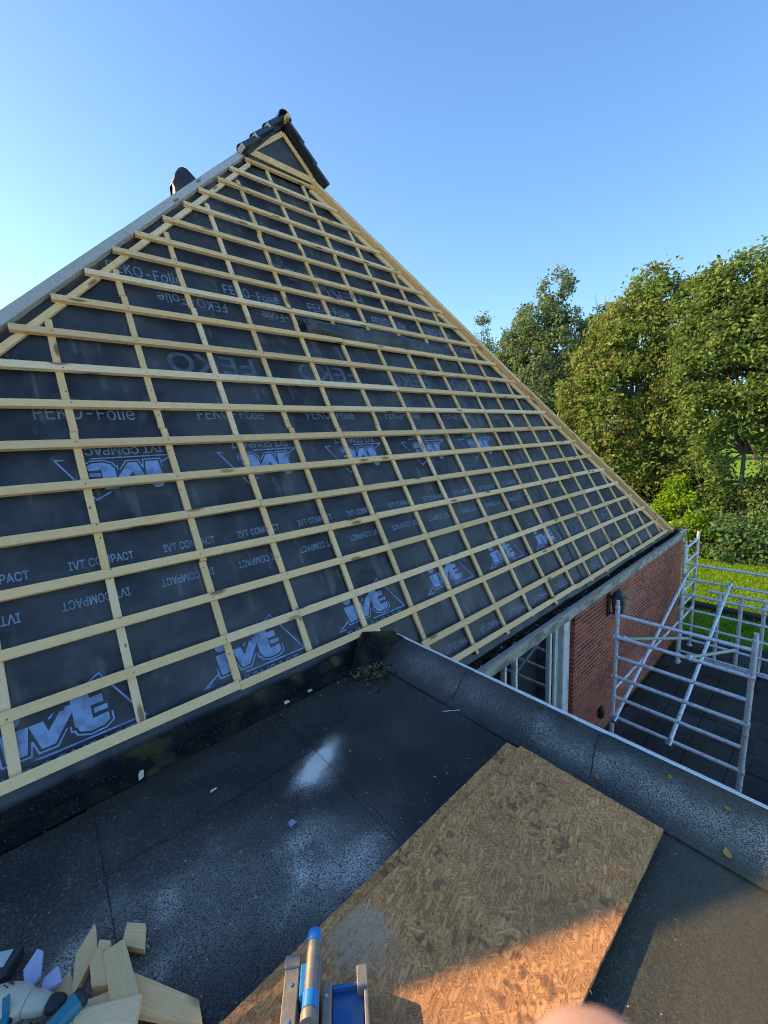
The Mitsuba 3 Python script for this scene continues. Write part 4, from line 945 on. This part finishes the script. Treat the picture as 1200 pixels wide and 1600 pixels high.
def tree(name, base, lobes, n, size, pal, label, catg, seed, group=None, thr=.47, trunk_r=.14, mat='bark', limbs=True, fill=.55, stems=1):
    r = np.random.default_rng(seed); k = thing(name, label, catg, group); base = np.asarray(base, float)
    P, N = crown_points(lobes, n, r, seed, thr, fill)
    V, f, c = leaves(P, N, size, pal, r)
    add(k + '__crown', (V, f), 'leaf', color=c)
    m = MB(); zt = max(l[2] for l in lobes)
    for s in range(stems):
        b0 = base + (r.normal(0, .25, 3) * (1, 1, 0) if stems > 1 else 0)
        top = np.array([np.mean([l[0] for l in lobes]), np.mean([l[1] for l in lobes]), zt])
        if stems > 1: top = np.array(lobes[s % len(lobes)][:3])
        t = np.linspace(0, 1, 9)[:, None]; pp = b0 * (1 - t) + top * t + np.c_[np.sin(t * 5 + seed + s), np.cos(t * 4 + seed + s), t * 0] * .12 * np.minimum(1, t * 4)
        m.put(*path_tube(pp, trunk_r * (1.05 - .85 * t[:, 0]), 8))
        if limbs:
            for l in lobes:
                for q in range(3):
                    e = np.array(l[:3]) + r.normal(0, .45, 3) * l[3:6]; tz = np.clip((e[2] - base[2]) / max(zt - base[2], .1) * r.uniform(.55, .95), .38, .88)
                    a0 = pp[int(tz * 8)]; u = np.linspace(0, 1, 6)[:, None]
                    br_ = a0 * (1 - u) + e * u + np.array([0, 0, .25]) * np.sin(u * 3.1) + r.normal(0, .05, (6, 3)) * u
                    m.put(*path_tube(br_, trunk_r * .42 * (1.05 - .9 * u[:, 0]), 6))
                    for w in range(3):
                        e2 = br_[4] + r.normal(0, .55, 3); m.put(*path_tube(np.array([br_[3], (br_[3] + e2) / 2 + r.normal(0, .06, 3), e2]), [trunk_r * .14, trunk_r * .1, .006], 5))
    add(k + '__trunk', m.mesh(), mat, smooth=True)
    return k
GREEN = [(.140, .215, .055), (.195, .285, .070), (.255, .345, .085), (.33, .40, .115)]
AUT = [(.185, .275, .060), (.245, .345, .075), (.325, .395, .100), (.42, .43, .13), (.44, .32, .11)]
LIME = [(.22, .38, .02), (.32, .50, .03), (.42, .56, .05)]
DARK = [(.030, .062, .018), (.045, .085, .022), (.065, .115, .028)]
WIL = [(.18, .25, .135), (.24, .32, .165), (.32, .385, .155), (.38, .42, .13)]
PALE = [(.16, .27, .10), (.21, .33, .12), (.28, .40, .14), (.35, .43, .12)]
OAK = GREEN + [AUT[1], AUT[2], (.15, .21, .10)]
tree('slender_tree', (30, 20.7, 0), [(30, 20.75, 14.2, .55, .6, .9), (30, 20.9, 12.8, .9, 1.0, .9), (30, 20.5, 11.6, .9, 1.2, .8), (30, 21, 10, 1.0, 1.2, 1.2)], 3400, .10, WIL, 'thin sparse tree against the sky, leftmost and farthest of the trees', 'tree', 101, thr=.5, trunk_r=.08)
tree('tall_tree', (24, 12.9, 0), [(24, 11.75, 13.0, .9, .9, 1.0), (24, 12.6, 11.6, 1.5, 1.5, 1.3), (24.2, 13.8, 10.5, 1.5, 1.5, 1.4), (24, 14.8, 8.8, 1.3, 1.2, 1.4), (24, 15.3, 7.2, 1.2, 1.2, 1.3), (24, 14.6, 10.2, 1.0, 1.0, 1.0), (24, 10.3, 9.8, 1.0, 1.0, 1.1), (23.9, 11.2, 10.6, 1.3, 1.2, 1.5), (24, 12.4, 8.8, 1.8, 1.9, 1.5), (24, 10.9, 8.6, 1.2, 1.2, 1.4), (24, 13.9, 8.2, 1.2, 1.2, 1.3), (24, 12.6, 6.6, 1.9, 2.2, 1.7), (24, 10.8, 6.0, 1.2, 1.2, 1.5)], 42000, .095, WIL, 'tall blue green tree with gaps of sky rising just right of the hip', 'tree', 102, thr=.49, trunk_r=.16, mat='pale_bark')
tree('back_tree', (27.5, 10.4, 0), [(27.5, 10.3, 11.6, 1.0, 1.1, 1.0), (27.5, 10.8, 10.2, 1.3, 1.3, 1.3), (27.5, 9.7, 9.2, 1.2, 1.2, 1.5), (27.5, 10.6, 7.6, 1.6, 1.8, 1.8)], 12000, .11, GREEN, 'dark green tree between the tall tree and the broad one', 'tree', 103, thr=.49)
k = thing('dead_snag', 'bare dead stem sticking up above the dark green tree', 'dead tree')
m = MB(); sr = np.random.default_rng(4); t = np.linspace(0, 1, 10)[:, None]; pp = np.array([26.5, 9.7, 0]) * (1 - t) + np.array([26.5, 9.75, 13.2]) * t + np.c_[np.sin(t * 7), np.cos(t * 6), t * 0] * .08
m.put(*path_tube(pp, .09 * (1.03 - t[:, 0]), 7)); add(k + '__stem', m.mesh(), 'pale_bark', smooth=True)
for q in range(7):
    a0 = pp[4 + q % 5]; e = a0 + [sr.normal(0, .3), sr.normal(0, .5), sr.uniform(.5, 1.3)]
    add(k + '__branch', path_tube(np.array([a0, (a0 + e) / 2 + [0, .08, -.05], e]), [.03, .02, .006], 6), 'pale_bark', smooth=True)
tree('broad_tree', (22.3, 6.7, 0), [(22.0, 6.38, 11.38, 0.8, 0.8, 0.68), (22.0, 7.07, 10.47, 1.03, 0.91, 0.91), (22.0, 5.7, 10.47, 1.14, 1.03, 1.03), (22.12, 7.98, 9.56, 1.14, 1.03, 1.03), (22.0, 4.67, 9.79, 1.14, 1.14, 1.14), (22.0, 8.55, 8.31, 1.25, 1.14, 1.25), (21.89, 6.73, 8.99, 1.71, 1.6, 1.48), (22.0, 5.24, 8.42, 1.48, 1.37, 1.37), (21.89, 9.23, 6.82, 1.37, 1.14, 1.37), (21.55, 7.41, 7.17, 1.71, 1.71, 1.48), (21.89, 5.47, 6.82, 1.6, 1.48, 1.48), (21.89, 9.35, 5.11, 1.37, 1.25, 1.37), (21.55, 7.52, 5.11, 1.6, 1.6, 1.48), (21.89, 5.59, 5.0, 1.48, 1.48, 1.37), (22.0, 9.12, 3.4, 1.37, 1.37, 1.48), (21.89, 7.3, 3.18, 1.48, 1.6, 1.37), (22.0, 5.59, 3.4, 1.25, 1.25, 1.14)], 60000, .092, AUT, 'broad yellowing tree with orange leaves, largest in the row', 'tree', 104, thr=.43, trunk_r=.15)
tree('oak_tree', (20.6, 2.5, 0), [(20.4, 3.9, 10.2, .7, .7, .6), (20.4, 3.1, 10.3, .8, .8, .7), (20.3, 2.2, 10.2, .9, .8, .7), (20.3, 1.2, 9.9, 1.0, 1.0, .8), (20.4, .2, 9.3, 1.1, 1.1, .9), (20.5, 4.3, 9.2, 1.0, .9, 1.0), (20.4, 3.3, 9.3, 1.1, 1.0, 1.0), (20.4, 2.1, 9.1, 1.3, 1.2, 1.1), (20.4, 3.9, 8.2, 1.2, 1.1, 1.1), (20.4, .9, 8.6, 1.4, 1.3, 1.2), (20.3, 2.4, 7.8, 1.5, 1.4, 1.3), (20.4, .4, 7.4, 1.4, 1.4, 1.4), (20.2, 3.8, 7.0, 1.2, 1.1, 1.2), (20.2, 2.6, 6.5, 1.4, 1.3, 1.2), (20.3, 1.1, 6.2, 1.5, 1.4, 1.3), (20.4, -.5, 6.0, 1.4, 1.4, 1.4), (20.2, 3.7, 5.6, 1.1, 1.0, 1.0), (20.3, 2.0, 5.2, 1.1, 1.2, .8), (20.4, .4, 4.7, 1.3, 1.3, 1.1), (20.3, 3.9, 4.5, .9, .8, .8), (20.3, 3.4, 3.4, .6, .5, .6), (20.3, 1.4, 3.8, .9, .8, .8)], 62000, .082, OAK, 'tall green tree at the right edge, merging with the broad one', 'tree', 105, thr=.43, trunk_r=.09)
tree('oak_tree', (22.5, -2.2, 0), [(22.5, -2, 9.5, 2, 1.8, 1.6), (22.5, -1.4, 7, 2, 1.8, 1.6), (22.5, -2.5, 5, 2, 1.8, 1.4)], 12000, .12, GREEN, 'tree at the far right standing partly outside the picture', 'tree', 106, thr=.46, trunk_r=.17)
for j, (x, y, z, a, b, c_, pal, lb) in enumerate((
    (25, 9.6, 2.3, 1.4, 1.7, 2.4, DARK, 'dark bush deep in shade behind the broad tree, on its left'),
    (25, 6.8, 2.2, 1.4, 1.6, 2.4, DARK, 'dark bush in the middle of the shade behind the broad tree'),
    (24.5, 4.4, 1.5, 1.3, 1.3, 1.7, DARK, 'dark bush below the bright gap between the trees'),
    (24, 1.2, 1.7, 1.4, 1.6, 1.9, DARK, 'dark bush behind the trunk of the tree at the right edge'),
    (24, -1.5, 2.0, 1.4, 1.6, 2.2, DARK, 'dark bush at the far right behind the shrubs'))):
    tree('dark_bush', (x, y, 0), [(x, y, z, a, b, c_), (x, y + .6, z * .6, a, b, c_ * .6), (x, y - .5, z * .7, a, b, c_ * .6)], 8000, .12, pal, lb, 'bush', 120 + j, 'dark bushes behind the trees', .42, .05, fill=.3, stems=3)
for j, (x, y, z, a, b, c_, pal, lb) in enumerate((
    (20.5, 4.4, 2.0, .68, .63, .5, LIME, 'bright lime green sapling lit by the sun just right of the roof corner'),
    (20.9, 5.75, .6, .9, .9, 1.0, AUT[:3], 'yellow green shrub behind the corner of the eave'),
    (19.3, 3.55, .75, .8, .75, .85, LIME[:2] + AUT[1:3], 'yellowish shrub at the lawn edge behind the guard frame'),
    (19.2, 2.45, .8, .8, .8, .95, PALE, 'grey green shrub at the lawn edge, second from the right'),
    (19.4, 1.2, .95, .9, .9, 1.1, PALE, 'grey green shrub at the right end of the lawn edge'),
    (20.2, -.2, .9, .9, .9, 1.0, GREEN, 'green shrub at the lawn edge outside the right of the picture'),
    (20.6, 3.3, 1.9, .8, .8, .8, GREEN, 'leafy green bush rising behind the yellowish shrub'),
    (20.9, 1.9, 2.1, .9, .9, .9, OAK, 'loose leafy bush around the foot of the tree at the right edge'),
    (21.0, .6, 2.2, .9, .9, .9, GREEN, 'green bush right of the foot of the tree at the right edge'))):
    tree('lawn_shrub' if j else 'lime_sapling', (x, y, 0), [(x, y, z, a, b, c_), (x + .1, y + .55, z * .75, a * .7, b * .8, c_ * .75), (x, y - .6, z * .85, a * .6, b * .7, c_ * .6), (x - .2, y + .25, z * .45, a * .8, b * .9, c_ * .5)] + ([(x - .3, y + .6, 1.35, .45, .55, .4), (x + .2, y - .85, 1.6, .45, .45, .35), (x, y + .1, 2.6, .35, .35, .35), (x, y - .3, .9, .55, .7, .4)] if j == 0 else []), 5600, .075, pal, lb, 'shrub', 140 + j, None if j == 0 else 'shrubs along the lawn edge', .44, .035, fill=.3, stems=3)
for j, (x, y, w) in enumerate(((70, 34, 8), (72, 20, 7), (74, 8, 8), (70, -6, 8), (62, 48, 9))):
    tree('field_tree', (x, y, 0), [(x, y, 6, 3.5, w, 4.5), (x, y + w * .4, 8, 3, w * .5, 3.5), (x, y - w * .4, 7, 3, w * .5, 3.5)], 5000, .30, GREEN, ['far tree beyond the field, second from the left', 'far tree beyond the field, middle', 'far tree beyond the field, second from the right', 'far tree beyond the field, rightmost', 'far tree beyond the field, leftmost'][j], 'tree', 160 + j, 'far trees beyond the field', .42, .3, fill=.2)

# ------------------------------------------------------------------ the photographer's hand, one finger reaching up beside the lens
import manifold3d as m3
CX, CY, CZc = np.array([.749, -.661, -.052]), -np.array([.152, .095, .984]), np.array([.645, .744, -.171])
def cam(p): return EYE + CX * p[0] + CY * p[1] + CZc * p[2]
def ball(p, r): return m3.Manifold.sphere(r, 20).translate(tuple(p))
def bone(p, r, q, r2): return m3.Manifold.batch_hull([ball(p, r), ball(q, r2)])
def chain(P, Rr): return [bone(P[i], Rr[i], P[i + 1], Rr[i + 1]) for i in range(len(P) - 1)]
mcp = [(.034, .128, -.020), (.054, .132, -.028), (.073, .140, -.032), (.089, .151, -.034)]
wrist = [(.052, .222, -.060), (.080, .224, -.066)]
H_ = []
H_ += chain([(.0192, .0545, .033), (.0245, .071, .026), (.030, .092, .008), mcp[0]], [.0090, .0092, .0098, .0115])
H_ += chain([(.048, .092, .030), (.053, .088, .012), (.054, .098, -.010), mcp[1]], [.0080, .0088, .0098, .0118])
H_ += chain([(.066, .106, .026), (.071, .098, .008), (.073, .106, -.014), mcp[2]], [.0078, .0085, .0094, .0112])
H_ += chain([(.083, .124, .018), (.087, .117, .003), (.089, .124, -.016), mcp[3]], [.0066, .0072, .0080, .0100])
H_ += chain([(.010, .128, .022), (.010, .150, .008), (.022, .180, -.022), (.050, .214, -.052)], [.0090, .0105, .0135, .016])
for q in mcp: H_ += [bone(q, .0115, wrist[0], .016), bone(q, .0115, wrist[1], .015)]
for q, w in zip(mcp[:-1], mcp[1:]): H_.append(m3.Manifold.batch_hull([ball(q, .0115), ball(w, .011), ball(wrist[0], .016), ball(wrist[1], .015)]))
H_ += [m3.Manifold.batch_hull([ball(wrist[0], .018), ball(wrist[1], .017), ball((.075, .33, -.105), .031), ball((.095, .33, -.108), .029)])]
hm = m3.Manifold.batch_boolean(H_, m3.OpType.Add).refine_to_length(.003).to_mesh()
hm = trimesh.Trimesh(hm.vert_properties[:, :3], hm.tri_verts, process=True)
hm = trimesh.smoothing.filter_taubin(hm, lamb=.5, nu=.53, iterations=12)
scene['skin'] = two(princ(mikit.proc(lambda p, n, uv: mix((0.46, 0.25, 0.18), (0.58, 0.34, 0.25), fbm(p.x * 90, p.y * 90, p.z * 90, 3))), .5, spec=.4))
scene['sleeve'] = two({'type': 'diffuse', 'reflectance': rgb((0.05, 0.06, 0.09))})
k = thing('person', 'blurred pink fingertip of the person taking the picture, at the bottom edge', 'person')
def wpt(V): return EYE + V[:, :1] * CX + V[:, 1:2] * CY + V[:, 2:] * CZc
hf = hm.faces
if np.linalg.det(np.array([CX, CY, CZc])) < 0: hf = hf[:, ::-1]
add(k + '__hand', (wpt(np.array(hm.vertices)), hf), 'skin', smooth=True)
sl = m3.Manifold.batch_hull([ball((.068, .300, -.092), .038), ball((.098, .300, -.096), .036), ball((.09, .50, -.19), .052), ball((.12, .50, -.19), .05)]).refine_to_length(.01).to_mesh()
add(k + '__sleeve', (wpt(sl.vert_properties[:, :3].astype(float)), sl.tri_verts[:, ::-1] if np.linalg.det(np.array([CX, CY, CZc])) < 0 else sl.tri_verts), 'sleeve', smooth=True)
